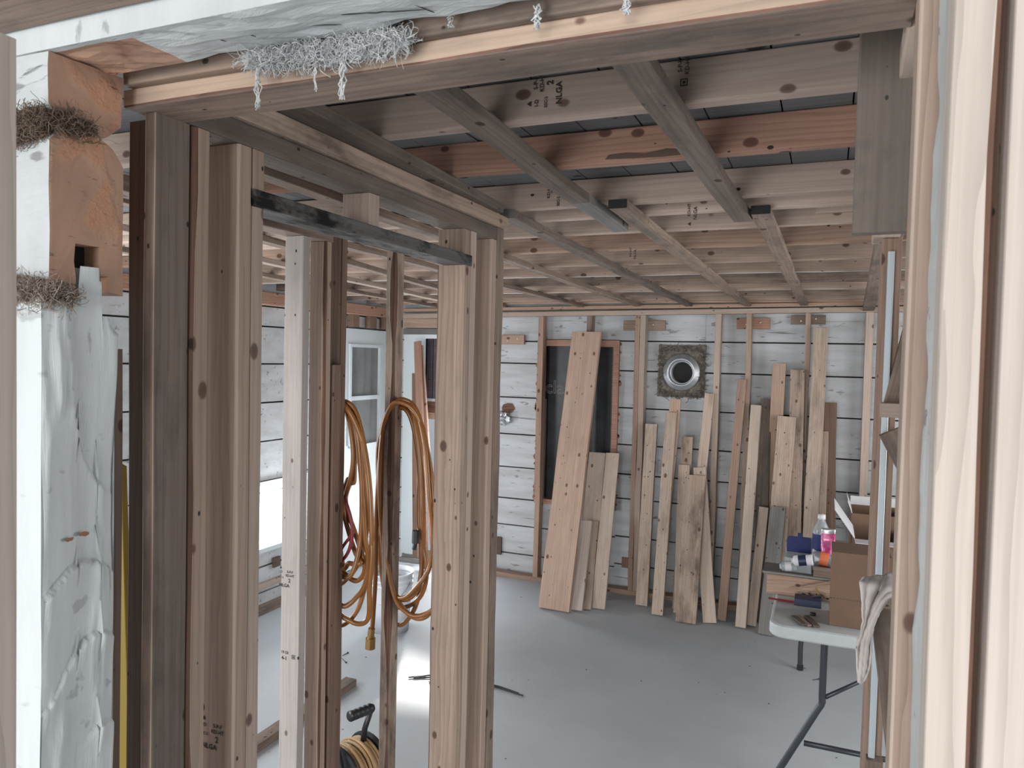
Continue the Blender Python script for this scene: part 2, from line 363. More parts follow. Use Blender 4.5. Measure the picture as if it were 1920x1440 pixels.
# =================================================================== SETTING
ZS, ZJ, ZD = 2.21, 2.235, 2.31              # strip bottoms, joist bottoms, deck
YW, XL = 5.75, -3.60                          # far wall face, side wall face
XR = 1.9
mb = MB(); mb.box(-3.75, 2.0, -1.3, 5.92, -.12, 0); tag(mb.build('floor', 'floor'), kind='structure')
mb = MB(); mb.box(-16, 16, 5.92, 30, -.22, -.12); tag(mb.build('exterior_ground', 'snow'), kind='structure')
mb = MB(); R = rnd(); x = -3.75
while x < XR:
    w_ = R.uniform(.125, .15); mb.box(x + .0015, x + w_ - .002, .845, 5.9, ZD + R.uniform(0, .003), ZD + .022); x += w_
mb.box(-3.75, 2.0, -1.3, 5.95, ZD + .026, ZD + .05); mb.box(-3.75, 2.0, .80, .845, ZD, ZD + .03)
tag(mb.build('ceiling', 'deck'), kind='structure')

mb = MB(); R = rnd(); nx, ny = 40, 10
for j in range(ny + 1):
    for i in range(nx + 1): x = -9 + 12 * i / nx; y = 7.6 + 3 * j / ny; mb.v.append((x, y, -.15 + 2.72 * math.sin(math.pi * min(1, j / ny * 1.02 + .0)) ** .6 + .05 * mnoise.noise((x * 2, y * 2, 1))))
for j in range(ny):
    for i in range(nx): k = j * (nx + 1) + i; mb.f.append((k, k + 1, k + nx + 2, k + nx + 1)); mb.m.append(0)
tag(mb.build('sun_blocking_bank', 'snow', smooth=True), kind='structure')  # bank added outside to block low sun and shorten the floor patch
def board_wall(name, seams, z0, z1, rects, plane, thick, lengthwise, mat='wallpaint', more=None):
    """painted wall boards; rects = (u0, u1, za, zb) spans that carry boards"""
    mb = MB(); R = rnd()
    for seams, (u0, u1, za, zb) in [(seams, r_) for r_ in rects] + ([(more[0], r_) for r_ in more[1]] if more else []):
        zz = [za] + [q for q in seams if za + .02 < q < zb - .02] + [zb]
        for a, b in zip(zz, zz[1:]):
            n = max(2, int((u1 - u0) / .35)); e = R.uniform(-.004, .004); g = .0055
            for k in range(n):
                p, q = u0 + (u1 - u0) * k / n, u0 + (u1 - u0) * (k + 1) / n
                s0 = R.uniform(-.002, .002)
                if lengthwise == 'x': mb.box(p, q, plane + e, plane + thick, a + g, b - g)
                else: mb.box(plane - thick, plane + e, p, q, a + g, b - g)
        if lengthwise == 'x': mb.box(u0, u1, plane + .02, plane + thick, za, zb, 1)
        else: mb.box(plane - thick, plane - .02, u0, u1, za, zb, 1)
    return tag(mb.build(name, [mat, 'dark']), kind='structure')
seam_a = [.172, .409, .632, .894, 1.169, 1.475, 1.758, 1.94]
seam_b = [.20, .42, .72, .912, 1.144, 1.432, 1.721, 1.953]
VC = at_y(1279, 698, YW)
HX0, HX1, HZ0, HZ1 = VC.x - .165, VC.x + .165, VC.z - .175, VC.z + .185
board_wall('wall_back', seam_a, 0, ZD, [(-3.75, -3.31, 0, ZD), (-3.31, -2.72, 1.97, ZD), (-2.72, -2.18, 0, ZD), (-2.18, -1.50, 0, .62), (-2.18, -1.50, 1.955, ZD)], YW, .16, 'x',
           more=(seam_b, [(-1.50, HX0, 0, ZD), (HX0, HX1, 0, HZ0), (HX0, HX1, HZ1, ZD), (HX1, .25, 0, ZD), (.25, 1.95, 0, ZD)]))
left_seams = [.12, .30, .62, .92, 1.18, 1.45, 1.72, 1.98, 2.12]
board_wall('wall_left', left_seams, 0, ZD, [(.8, 1.05, 0, ZD), (1.05, 2.45, 0, .88), (1.05, 2.45, 1.92, ZD), (2.45, 3.82, 0, ZD), (3.82, 4.62, 0, .40), (3.82, 4.62, .90, ZD), (4.62, 5.02, 0, ZD), (5.02, 5.72, 2.02, ZD), (5.72, 5.9, 0, ZD)], XL, .15, 'y')  # the hidden opening nearest the logs is added for the fill light
mb = MB()
for a in ((XR, XR + .1, .8, 2.3, 0, ZD), (XR, XR + .1, 4.3, 5.9, 0, ZD), (XR, XR + .1, 2.3, 4.3, 0, .75), (XR, XR + .1, 2.3, 4.3, 1.95, ZD)): mb.box(*a)  # unseen opening between these pieces is added for the fill light
tag(mb.build('wall_right', 'wallpaint'), kind='structure')

# window_1: the blown-out low window of the side wall
wf = MB()
for a in ((XL - .12, XL + .012, 3.82, 3.86, .40, .90), (XL - .12, XL + .012, 4.58, 4.62, .40, .90), (XL - .12, XL + .012, 3.86, 4.58, .40, .43), (XL - .12, XL + .012, 3.86, 4.58, .87, .90)): wf.box(*a)
w1 = tag(wf.build('window_1', 'doorwhite'), kind='structure')
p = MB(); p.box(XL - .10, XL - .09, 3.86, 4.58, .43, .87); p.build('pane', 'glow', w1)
p = MB(); p.box(XL - .085, XL - .06, 3.86, 4.58, .80, .812); p.build('sash_bar', 'doorwhite', w1)

# =================================================================== LOG WALL round the opening
def prism(name, prof, x0, x1, mats, nx=10, rough=.002, parent=None, endside=1, sub=4, freq=18):
    """profile in (y, z) run along x; front faces carry mats[0], the cut end mats[1]"""
    P = []
    for i, a in enumerate(prof):
        b = prof[(i + 1) % len(prof)]
        for k in range(sub): P.append((a[0] + (b[0] - a[0]) * k / sub, a[1] + (b[1] - a[1]) * k / sub))
    mb = MB(); N = len(P)
    for i in range(nx + 1):
        x = x0 + (x1 - x0) * i / nx
        for y, z in P:
            d = rough * mnoise.noise((x * freq, y * freq * 1.5, z * freq)) * 1.5; mb.v.append((x + (rough * .8 * mnoise.noise((y * 40, z * 40, 3)) if i in (0, nx) else 0), y + d, z + d))
    for i in range(nx):
        for j in range(N): mb.f.append((i * N + j, i * N + (j + 1) % N, (i + 1) * N + (j + 1) % N, (i + 1) * N + j)); mb.m.append(0)
    mb.f.append(tuple(nx * N + j for j in range(N))); mb.m.append(1); mb.f.append(tuple(reversed(range(N)))); mb.m.append(1)
    return mb.build(name, mats, parent)
XC = -.89
def bare(o):
    for p_ in o.data.polygons:
        if p_.normal.y > -.6 or p_.center.y > .66: p_.material_index = 1
o = prism('wall_log', [(.636, 2.162), (.636, 2.10), (.645, 2.088), (.68, 2.079), (.715, 2.078), (.738, 2.098), (.742, 2.165)], -1.5, XC, ['logpaint', 'cut'])
bare(o); tag(o, 'short white log with bare orange cut end directly under the lintel log', 'log', 'sawn log ends of the doorway')
o = prism('wall_log', [(.637, 2.056), (.637, 1.885), (.650, 1.876), (.672, 1.868), (.672, 1.934), (.708, 1.934), (.708, 1.874), (.742, 1.872), (.742, 2.045), (.725, 2.066), (.70, 2.078), (.67, 2.08), (.648, 2.07)], -1.5, XC, ['logpaint', 'cut'], sub=3)
bare(o); tag(o, 'taller white log with orange cut end and square mortise hole', 'log', 'sawn log ends of the doorway')
b_ = MB(); b_.box(XC - .05, XC - .03, .6725, .7075, 1.87, 1.9335); b_.build('mortise', 'dark', o)  # black slab stands in for the shade inside the hole
# hewn upright under the logs, with its tenon and paddled paint
mb = MB(); ny, nz = 40, 420; R = rnd()
def hewn(y, z):
    t = z * 5.2 + 1.5 * mnoise.noise((y * 9, z * 2.2, 1)) + y * 4; saw = t - math.floor(t)
    msk = max(0, min(1, .55 + 2.2 * mnoise.noise((y * 13 + 3, z * 3.1, 5)))); f = mnoise.noise((y * 95, z * 12, 4)); g = mnoise.noise((y * 210, z * 26, 8))
    c = max(0, mnoise.noise((y * 36 + 5, z * 3.2, 9)) - .02); edge = max(0, saw - .72) * 3.2
    return .0065 * saw * msk + .005 * mnoise.noise((y * 9, z * 7, 2)) + (.013 * c + .0030 * edge * msk) * (.6 + 1.1 * f) + .0012 * g * min(1, c * 6 + edge)
def ztop(y): return 1.905 if .674 < y < .702 else 1.842 if y >= .702 else 1.862
for j in range(nz + 1):
    for i in range(ny + 1):
        y = .627 + .103 * i / ny; z = ztop(y) * j / nz; mb.v.append((XC + hewn(y, z) - (.006 if i == ny else 0), y + (.004 * mnoise.noise((z * 14, 3, 3)) if i == ny else 0), z))
for j in range(nz):
    for i in range(ny): k = j * (ny + 1) + i; mb.f.append((k, k + 1, k + ny + 2, k + ny + 1)); mb.m.append(0)
k0 = len(mb.v)
for j in range(nz + 1):
    for i in range(9):
        f = i / 8; z = 1.862 * j / nz; mb.v.append((XC - .12 * (1 - f), .627 + .003 * mnoise.noise((f * 9, z * 6, 5)) - .002 * math.sin(f * 3.1), z))
for j in range(nz):
    for i in range(8): k = k0 + j * 9 + i; mb.f.append((k, k + 1, k + 10, k + 9)); mb.m.append(1)
mb.box(XC - .12, XC - .006, .630, .672, 0, 1.86, 1); mb.box(XC - .12, XC - .006, .676, .700, 1.7, 1.903, 1); mb.box(XC - .12, XC - .008, .672, .725, 0, 1.84, 1)
mb.quad([(XC - .02, .73, 0), (XC + .0, .73, 0), (XC + .0, .73, 1.84), (XC - .02, .73, 1.84)])
hp = tag(mb.build('log_post', ['hewn', 'hewn'], smooth=True), 'rough hewn white painted log upright with tenon at its top', 'log')
b_ = MB(); R = rnd()
for cy, cz in ((.660, 1.556), (.680, 1.5585)):
    pts = [(XC + .0065, cy + R.uniform(.6, 1.1) * .008 * math.cos(a * .63), cz + R.uniform(.4, 1) * .004 * math.sin(a * .63)) for a in range(10)]
    b_.quad(pts)
b_.build('bare_patch', 'terracotta', hp)
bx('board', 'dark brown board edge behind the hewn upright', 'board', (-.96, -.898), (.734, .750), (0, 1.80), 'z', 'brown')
# lintel log over the opening
mb = MB(); nx, ny = 70, 8; x0, x1 = -1.5, .35
for i in range(nx + 1):
    x = x0 + (x1 - x0) * i / nx
    prof = [(.636, 2.42)] + [(.634 + .003 * mnoise.noise((x * 7, k, 2)), 2.42 - .26 * k / 3) for k in (1, 2)] + [(.634, 2.163)]
    for k in range(1, ny + 1):
        y = .634 + .092 * k / ny; prof.append((y, 2.163 + .003 * k / ny + .005 * mnoise.noise((x * 9, y * 26, 6)) + .0035 * mnoise.noise((x * 34, y * 60, 8)) + (.006 * max(0, mnoise.noise((x * 21, 4, 1))) if k == ny else 0)))
    prof += [(.74, 2.20), (.74, 2.42)]; mb.v += [(x, *q) for q in prof]
N = len(prof)
for i in range(nx):
    x = x0 + (x1 - x0) * (i + .5) / nx
    for j in range(N):
        mb.f.append((i * N + j, (i + 1) * N + j, (i + 1) * N + (j + 1) % N, i * N + (j + 1) % N)); mb.m.append(1 if (XC - .02 < x < -.762 and 4 <= j <= N - 3) else 0)
mb.f.append(tuple(reversed(range(N)))); mb.m.append(0); mb.f.append(tuple(nx * N + j for j in range(N))); mb.m.append(0)
for (pa, pb) in (((395, 40), (480, 71)), ((345, 55), (425, 80)), ((233, 66), (300, 95)), ((770, 8), (815, 26)), ((520, 52), (640, 48)), ((640, 30), (800, 20)), ((455, 20), (470, 34))):
    P_ = []
    for k in range(11):
        q = at_z(pa[0] + (pb[0] - pa[0]) * k / 10, pa[1] + (pb[1] - pa[1]) * k / 10, 2.1635); P_.append(q + Vector((0, .0025 * mnoise.noise((k * .9, pa[0], 0)), .0012)))
    mb.tube(P_, [.0003] + [.0006 + .0004 * mnoise.noise((k, pb[0], 1)) for k in range(9)] + [.0003], 5, mi=2)
tag(mb.build('lintel_log', ['hewn', 'cut', 'dark']), 'white painted lintel log over the doorway with bare sawn patch', 'log')
bx('filler_board', 'dark brown filler board between lintel log and header', 'board', (-.90, .30), (.750, .80), (2.160, 2.42), 'x', 'used')
hd = bx('door_header', 'flat pine header board spanning the whole log wall opening', 'header', (-.915, .0635), (.763, .845), (2.135, 2.160), 'x', 'header', wane=[(2, .006)])
hd.data.materials.append(M['used'])
for p_ in hd.data.polygons:
    if p_.normal.z < -.8: p_.material_index = 2
# near-side ceiling plank and post
bx('ceiling_plank', 'brown plank overhead in front of the lintel log', 'plank', (-1.5, -.2), (.55, .632), (2.19, 2.23), 'x', 'used')
stick('near_post', 'smooth pale post standing close before the white log ends', 'post', Vector((-.685, .415, 0)), Vector((-.685, .415, at_y(20, 56, .415).z)), .090, .03, (1, 0, 0), 'near', warp=.001)
# oakum
fibres('oakum_tuft', 'brown fibrous oakum wad between the two sawn logs', 'oakum', [((-.955, .630, 2.070), (.040, .010, .017)), ((-.925, .630, 2.070), (.03, .010, .014)), ((-.900, .640, 2.078), (.012, .02, .005)), ((-.889, .665, 2.08), (.003, .03, .003))], 'oakum_b', 4200, .030, .01, thick=.00035)
fibres('oakum_tuft', 'pale curly oakum wad on top of the hewn upright', 'oakum', [((-.955, .628, 1.872), (.045, .010, .010)), ((-.915, .630, 1.868), (.03, .012, .011)), ((-.892, .65, 1.866), (.01, .02, .006))], 'oakum_p', 4200, .028, .01, thick=.00035)
ok = []
for k in range(14):
    f = k / 13; q = at_y(480 + 265 * f, 104 - 40 * f, .735); ok.append(((q.x, .735, q.z - .004 + .002 * math.sin(k * 1.7)), (.016, .010, .010 if 3 < k < 12 else .005)))
fibres('oakum_fringe', 'grey oakum fringe hanging out under the lintel log', 'oakum', ok, 'oakum', 5200, .026, .01, down=.30, thick=.00035)
R = rnd()
for n_, (px, py, ln, lb) in enumerate([(490, 120, .055, 'long frayed oakum strand nearest the sawn log ends'), (648, 112, .045, 'thick oakum strand under the middle of the fringe'), (597, 125, .03, 'single thin oakum strand beside the thick one'), (1012, 14, .025, 'small oakum wisp on the header well past the fringe'), (1178, 2, .016, 'tiny oakum wisp farthest from the sawn log ends'), (850, 30, .016, 'thin oakum thread between fringe and small wisps')]):
    mb = MB(); q = at_y(px, py, .742)
    for k in range(9 if n_ in (0, 1, 3, 4) else 3):
        pts = [q + Vector((R.gauss(0, .0016) + .0022 * math.sin(s_ * .9 + k), R.gauss(0, .0015) - .006, -ln * s_ / 7 * R.uniform(.92, 1.08))) for s_ in range(8)]
        mb.tube(pts, .0007, 3, cap=False)
    mb.tube([q + Vector((0, .02, .025)), q + Vector((0, -.006, 0))], .0009, 3)
    tag(mb.build('oakum_strand', 'oakum'), lb, 'oakum', 'oakum strands on the header')

# jamb studs at the sawn logs
XP = -.885
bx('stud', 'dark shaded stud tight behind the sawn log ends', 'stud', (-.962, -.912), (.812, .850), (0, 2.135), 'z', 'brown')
o = bx('stud', 'jamb stud under the header with rounded pale edge and dark dirty face', 'stud', (-.908, XP), (.790, .852), (0, 2.135), 'z', 'used', wane=[(3, .004), (2, .005)], bark='spf_knotty')
for p_ in o.data.polygons:
    if p_.normal.y > .9 or p_.normal.y < -.9: pass
o.data.materials.append(M['old'])
for p_ in o.data.polygons:                       # the face to the opening is the grimy one
    if p_.normal.y > .8 or p_.normal.x * 0 + p_.normal.y > .8: p_.material_index = 2
bx('stud', 'stud with stripped bark edge just behind the jamb stud', 'stud', (-.955, XP + .001), (.8525, .890), (0, 2.135), 'z', 'spf', wane=[(3, .016)])
o = bx('stud', 'flat-sawn stud with grade stamp near its foot', 'stud', (-.955, XP), (.953, .9835), (0, 2.135), 'z', 'spf', wane=[(3, .007)], bark='spf_pale')
q = at_y(398, 1382, .953); stamp(o, [(a, b * .82, c * .82, d * .82) for a, b, c, d in NLGA], q, (1, 0, 0), (0, 0, 1))
bx('stud', 'doorway trimmer stud that carries the near end of the black header', 'stud', (-.95, XP), (.984, 1.012), (0, 2.041), 'z', 'spf_pale')
# partition between hall and room
bx('top_plate', 'lower dark top plate of the partition with the doorway', 'plate', (-.95, XP), (.846, 2.005), (2.1355, 2.1725), 'y', 'old')
bx('top_plate', 'upper lighter top plate of the partition with the doorway', 'plate', (-.945, XP + .009), (.846, 2.035), (2.173, 2.2095), 'y', 'lean_used')
bx('door_header', 'black stained header over the partition doorway', 'header', (-.948, XP + .006), (.985, 1.806), (2.0415, 2.0695), 'y', 'black_stain', wane=[(2, .005), (3, .005)], bark='black_stain')
bx('cripple_stud', 'short block above the near end of the black header', 'stud', (-.95, XP), (.984, 1.012), (2.070, 2.135), 'z', 'spf')
bx('cripple_stud', 'short pale cripple above the middle of the black header', 'stud', (-.952, XP), (1.327, 1.365), (2.070, 2.135), 'z', 'spf_pale')
bx('cripple_stud', 'short splintered cripple above the far end of the black header', 'stud', (-.962, XP - .001), (1.768, 1.806), (2.070, 2.135), 'z', 'spf_knotty')
bx('stud', 'knotty doorway trimmer that carries the far end of the black header', 'stud', (-.966, XP), (1.772, 1.8065), (0, 2.041), 'z', 'spf_knotty', wane=[(2, .006)])
bx('stud', 'full height stud against the far doorway trimmer', 'stud', (-.955, XP + .001), (1.807, 1.840), (0, 2.135), 'z', 'spf_pale')
bx('stud', 'smooth stud last but one at the free partition end', 'stud', (-.945, XP), (1.940, 1.974), (0, 2.135), 'z', 'spf', wane=[(3, .008)], bark='spf_pale')
bx('stud', 'bark-edged grey stud closing the free partition end', 'stud', (-.95, XP + .003), (1.9745, 2.026), (0, 2.172), 'z', 'used', wane=[(0, .012)], bark='spf_knotty')
# second partition seen through the doorway
X2 = -1.45
bx('top_plate', 'short top plate seen through the partition doorway', 'plate', (-1.525, X2), (1.2, 1.976), (2.151, 2.187), 'y', 'used')
o = bx('stud', 'grey stamped stud first in view through the doorway', 'stud', (-1.518, X2), (1.830, 1.862), (0, 2.150), 'z', 'spf_grey')
q = at_y(537, 1086, 1.830); stamp(o, [(a, b * .95, c * .95, d * .95) for a, b, c, d in NLGA], q, (1, 0, 0), (0, 0, 1))
q = at_y(540, 1233, 1.830); stamp(o, [('19 53', .012, -.012, .014), ('4-1', .016, -.014, -.004), ('\u25a3', .016, .020, .004)], q, (1, 0, 0), (0, 0, 1))
bx('stud', 'stud with long bark seam behind the grey stamped stud', 'stud', (-1.510, X2), (1.940, 1.970), (0, 2.150), 'z', 'spf', wane=[(3, .010)])
bx('stud', 'reddish full height stud that the first hose coil hangs against', 'stud', (-1.515, X2), (2.022, 2.053), (0, 2.206), 'z', 'redbrown', wane=[(3, .005)])
bx('stud', 'cut short brown stud ending at shoulder height beside the hose', 'stud', (-1.53, -1.445), (1.982, 2.021), (0, 1.765), 'z', 'redbrown')
bx('stud', 'lone stud with dark bark stripe between the two hose coils', 'stud', (-1.486, X2), (2.345, 2.408), (0, 2.206), 'z', 'lean_used', wane=[(3, .022)])

# far-side jamb post and the pale boards close to the lens
bx('jamb_post', 'upright jamb post holding the far end of the pine header', 'post', (.0635, .105), (.757, .798), (0, 2.32), 'z', 'spf_knotty', wane=[(2, .004)], bark='spf_pale')
mb = MB(); nz = 150
for j in range(nz + 1):
    z = 2.4 * j / nz
    for i in range(6): y = .745 - .115 * i / 5; mb.v.append((.079 + .0025 * mnoise.noise((y * 30, z * 20, 8)) + (.004 * mnoise.noise((z * 22, 1, 1)) if i == 0 else 0), y, z))
for j in range(nz):
    for i in range(5): k = j * 6 + i; mb.f.append((k, k + 1, k + 7, k + 6)); mb.m.append(0)
mb.box(.086, .5, .632, .744, 0, 2.4)
tag(mb.build('log_post', 'logpaint'), 'strip of white painted log edge behind the pale boards', 'log')
nb = bx('board', 'clean pale board with wavy bark edge beside the painted log strip', 'board', (.0705, .0985), (.585, .622), (0, 2.4), 'z', 'near', wane=[(3, .006), (0, .010)], warp=.0025)
bx('board', 'clean pale board on the other side of the dark bark gap', 'board', (.1045, .19), (.580, .622), (0, 2.4), 'z', 'near', warp=.001)
bx('board', 'narrow dark board in the gap between the two pale boards', 'board', (.092, .112), (.612, .630), (0, 2.4), 'z', 'redbrown')

# =================================================================== CEILING
jy = [1.29, 1.62, 2.05, 2.22, 2.51, 2.90, 3.36, 3.78, 4.25, 4.67, 5.05, 5.38, 5.595]
jm = ['spf_pale', 'fir', 'spf_pale', 'spf_pale', 'spf_pale', 'fir_warm', 'spf', 'spf', 'used', 'spf', 'used', 'spf', 'fir_warm']
jl = ['first ceiling joist behind the pine header, pale with a grade stamp', 'reddish ceiling joist second from the pine header', 'pale nail-marked ceiling joist third from the pine header',
      'ceiling joist fourth from the pine header, close behind the nail-marked one', 'ceiling joist fifth from the pine header', 'warm-toned ceiling joist sixth from the pine header',
      'ceiling joist seventh from the pine header', 'ceiling joist eighth from the pine header', 'brownish ceiling joist fifth from the far wall', 'ceiling joist fourth from the far wall',
      'brownish ceiling joist third from the far wall', 'ceiling joist second from the far wall', 'warm-toned ceiling joist tight before the far wall']
J = []
for y, mt, lb in zip(jy, jm, jl):
    J.append(bx('ceiling_joist', lb, 'joist', (XL + .01, XR - .01), (y, y + .034), (ZJ, ZD - .001), 'x', mt, group='ceiling joists', wane=[(2, .005)], bark=mt, warp=.004))
for k in (7, 9):                               # two joists keep white paint on their undersides
    J[k].data.materials.append(M['logpaint'])
    for p_ in J[k].data.polygons:
        if p_.normal.z < -.7 and p_.material_index == 0: p_.material_index = 2
mb = MB(); mb.quad([at_y(px, py, 1.6180) for px, py in ((1134, 299), (1142, 290), (1175, 286), (1210, 287), (1250, 278), (1276, 279), (1279, 290), (1240, 294), (1190, 297))]); mb.quad([at_y(px, py, 1.6178) for px, py in ((1180, 294), (1230, 288), (1270, 284), (1268, 288), (1220, 293))])
sp_ = mb.build('split', ['brown'], J[1]); sp_['label'] = 'dark splintered gap'
q = at_y(1028, 168, 1.288); stamp(J[0], [(a, b * 1.0, c * 1.0, d * 1.0) for a, b, c, d in NLGA], q, (0, 0, 1), (-1, 0, 0))
q = at_y(1280, 130, 1.288); stamp(J[0], [('\u25a3', .016, -.022, -.004), ('S-P-F', .010, .006, .004), ('KD-HT', .010, .006, -.008)], q, (0, 0, 1), (-1, 0, 0))
q = at_y(1038, 365, 2.048); stamp(J[2], [('KD-HT', .013, .01, .015), ('2', .02, .01, 0), ('SEC-2', .011, -.02, -.015)], q, (0, 0, 1), (-1, 0, 0))
q = at_y(1300, 400, 2.218); stamp(J[3], [('KD-HT', .012, .01, .012), ('NLGA', .014, 0, -.006), ('\u25b2', .012, -.03, .01)], q, (0, 0, 1), (-1, 0, 0))
q = at_y(1188, 477, 2.9); stamp(J[5], [('KD-HT', .012, .01, .012), ('NLGA', .014, 0, -.006)], q, (0, 0, 1), (-1, 0, 0))
bx('joist_block', 'short pale offcut nailed to a joist before the hanging grey plank', 'offcut', (-.05, .12), (2.485, 2.509), (2.265, 2.30), 'x', 'spf_pale')
def strip(label, x0, y0, x1, y1, w=.052, mat='used', **kw):
    return stick('furring_strip', label, 'strip', (x0, y0, ZS + .0125), (x1, y1, ZS + .0125), w, .0245, (1, 0, 0), mat, group='furring strips under the joists', warp=.004, r=.003, **kw)
def xz(px, py): v = at_z(px, py, ZS); return v.x, v.y
def strip_px(label, a, b, w=.052, y0=None, y1=None, **kw):
    (xa, ya), (xb, yb) = xz(*a), xz(*b)
    f = lambda y: xa + (xb - xa) * (y - ya) / (yb - ya)
    y0 = ya if y0 is None else y0; y1 = yb if y1 is None else y1
    return strip(label, f(y0), y0, f(y1), y1, w, **kw)
strip_px('grey furring strip nearest the hanging grey plank', (1172, 110), (1392, 416), y0=.86, mat='old')
strip_px('knotty furring strip running on to the far wall before the tall leaned boards', (1426, 402), (1506, 572), y1=5.62, mat='used', endmat=('dark', -1))
strip_px('grey furring strip with blue stained end', (790, 165), (1163, 436), y0=.86, mat='old', endmat=('grey', 5))
strip_px('furring strip with black end lapped beside the blue stained one', (1157, 390), (1404, 576), y1=5.62, mat='used', endmat=('dark', -1))
strip_px('shaded furring strip along the top of the doorway partition', (575, 222), (925, 400), y0=.86, w=.06, mat='old')
strip_px('furring strip starting with a painted end at the partition corner', (950, 410), (1299, 578), y1=5.62, mat='old', endmat=('grey', -1))
strip_px('furring strip just beyond the partition end', (938, 487), (1204, 578), y1=5.62, y0=1.2, mat='used')
strip_px('furring strip second beyond the partition end', (938, 538), (1103, 579), y1=5.62, y0=1.2, mat='used')
strip_px('furring strip over the doorway to the yard', (650, 497), (724, 517), y0=1.2, y1=5.62, mat='used')
strip_px('furring strip second from the low window wall', (650, 527), (724, 543), y0=1.2, y1=5.62, mat='spf_pale')
strip_px('furring strip nearest the low window wall', (650, 548), (724, 561), y0=1.2, y1=5.62, mat='used')
# plank hung upright at the far jamb
q0 = at_y(1601, 40, .99); q1 = at_y(1598, 437, .99)
bx('hanging_plank', 'grey rough plank nailed upright below the ceiling beside the jamb post', 'plank', (q1.x - .0, q1.x + .10), (.99, 1.012), (q1.z, 2.234), 'z', 'dirty', warp=.0005)

# =================================================================== SIDE PARTITION with the rag
stick('top_plate', 'lower top plate of the open side partition with the rag', 'plate', (.062 + .032, .846, 2.154), (.100 + .032, 2.30, 2.154), .065, .037, (1, 0, 0), 'spf_pale', wane=[(2, .006)], bark='used')
stick('top_plate', 'upper top plate of the open side partition running to the far wall', 'plate', (.075 + .035, .846, 2.1915), (.205 + .035, 5.62, 2.1915), .07, .036, (1, 0, 0), 'used', warp=.001)
bx('stud', 'orange tinted stud with a pale trim strip before it', 'stud', (.1215, .168), (2.20, 2.30), (0, 2.135), 'z', 'fir_warm')
bx('trim_strip', 'pale blue grey plastic trim strip standing against the orange stud', 'strip', (.1345, .1500), (2.176, 2.199), (.765, 2.098), 'z', 'paleplastic', warp=.0005, r=.004)
a = at_y(1652, 769, 2.10)
bx('rail', 'short wooden block fixed across the side partition above the brace', 'block', (a.x, .30), (2.10, 2.15), (a.z - .018, a.z + .018), 'x', 'spf_pale')
stick('diagonal_brace', 'broad brace board sloping down from the short block', 'brace', at_y(1669, 808, 2.13), at_y(1716, 897, 2.13), .056, .03, (.6, 0, .6), 'used')
stick('diagonal_brace', 'thin brace board rising behind the pale trim strip', 'brace', at_y(1672, 758, 2.185), at_y(1722, 570, 2.185), .04, .03, (1, 0, .2), 'used')
rz = at_y(1650, 1105, 1.75).z
bx('rail', 'low rail of the side partition that the rag is draped over', 'rail', (.085, .34), (1.73, 1.77), (rz - .035, rz - .002), 'x', 'used')
stick('diagonal_brace', 'brown board leaning from the low rail to the floor', 'brace', at_y(1660, 1130, 1.80), at_y(1696, 1440, 1.72), .062, .025, (1, 0, 0), 'used')
bx('spacer_block', 'small dark block on the floor end of the pale trim strip', 'block', (.13, .17), (2.165, 2.20), (.66, .763), 'z', 'used')
# rag
def rag():
    nu, nv = 26, 46; top_l = at_y(1612, 1088, 1.72); mb = MB()
    pts_top = [(1690, 1078), (1655, 1078), (1632, 1084), (1618, 1092), (1612, 1110)]
    L = [((1620, 1084), (1700, 1070)), ((1612, 1092), (1700, 1108)), ((1615, 1135), (1668, 1120)), ((1616, 1165), (1652, 1142)), ((1611, 1195), (1640, 1172)), ((1604, 1215), (1636, 1198)),
         ((1605, 1240), (1634, 1235)), ((1606, 1262), (1630, 1262)), ((1609, 1278), (1616, 1284))]
    for j in range(nv + 1):
        f = j / nv * (len(L) - 1); k = min(int(f), len(L) - 2); g = f - k
        a = Vector(L[k][0]).lerp(Vector(L[k + 1][0]), g); b = Vector(L[k][1]).lerp(Vector(L[k + 1][1]), g)
        for i in range(nu + 1):
            h = i / nu; p = a.lerp(b, h)
            y = 1.715 - .012 * math.sin(h * 9 + j * .10) - .006 * math.sin(h * 21 + j * .2) - (.0 if f > 1 else -.035 * (1 - f)) - .004 * mnoise.noise((h * 8, j * .2, 0))
            q = at_y(p.x + 1.6 * mnoise.noise((j * .5, i * .4, 2)), p.y + 2 * mnoise.noise((j * .3, i * .6, 7)), y); mb.v.append(tuple(q))
    for j in range(nv):
        for i in range(nu): k = j * (nu + 1) + i; mb.f.append((k, k + 1, k + nu + 2, k + nu + 1)); mb.m.append(0)
    o = mb.build('rag', 'rag', smooth=True); sm = o.modifiers.new('thickness', 'SOLIDIFY'); sm.thickness = .003
    return tag(o, 'dusty grey rag draped over the low partition rail', 'rag')
rag()

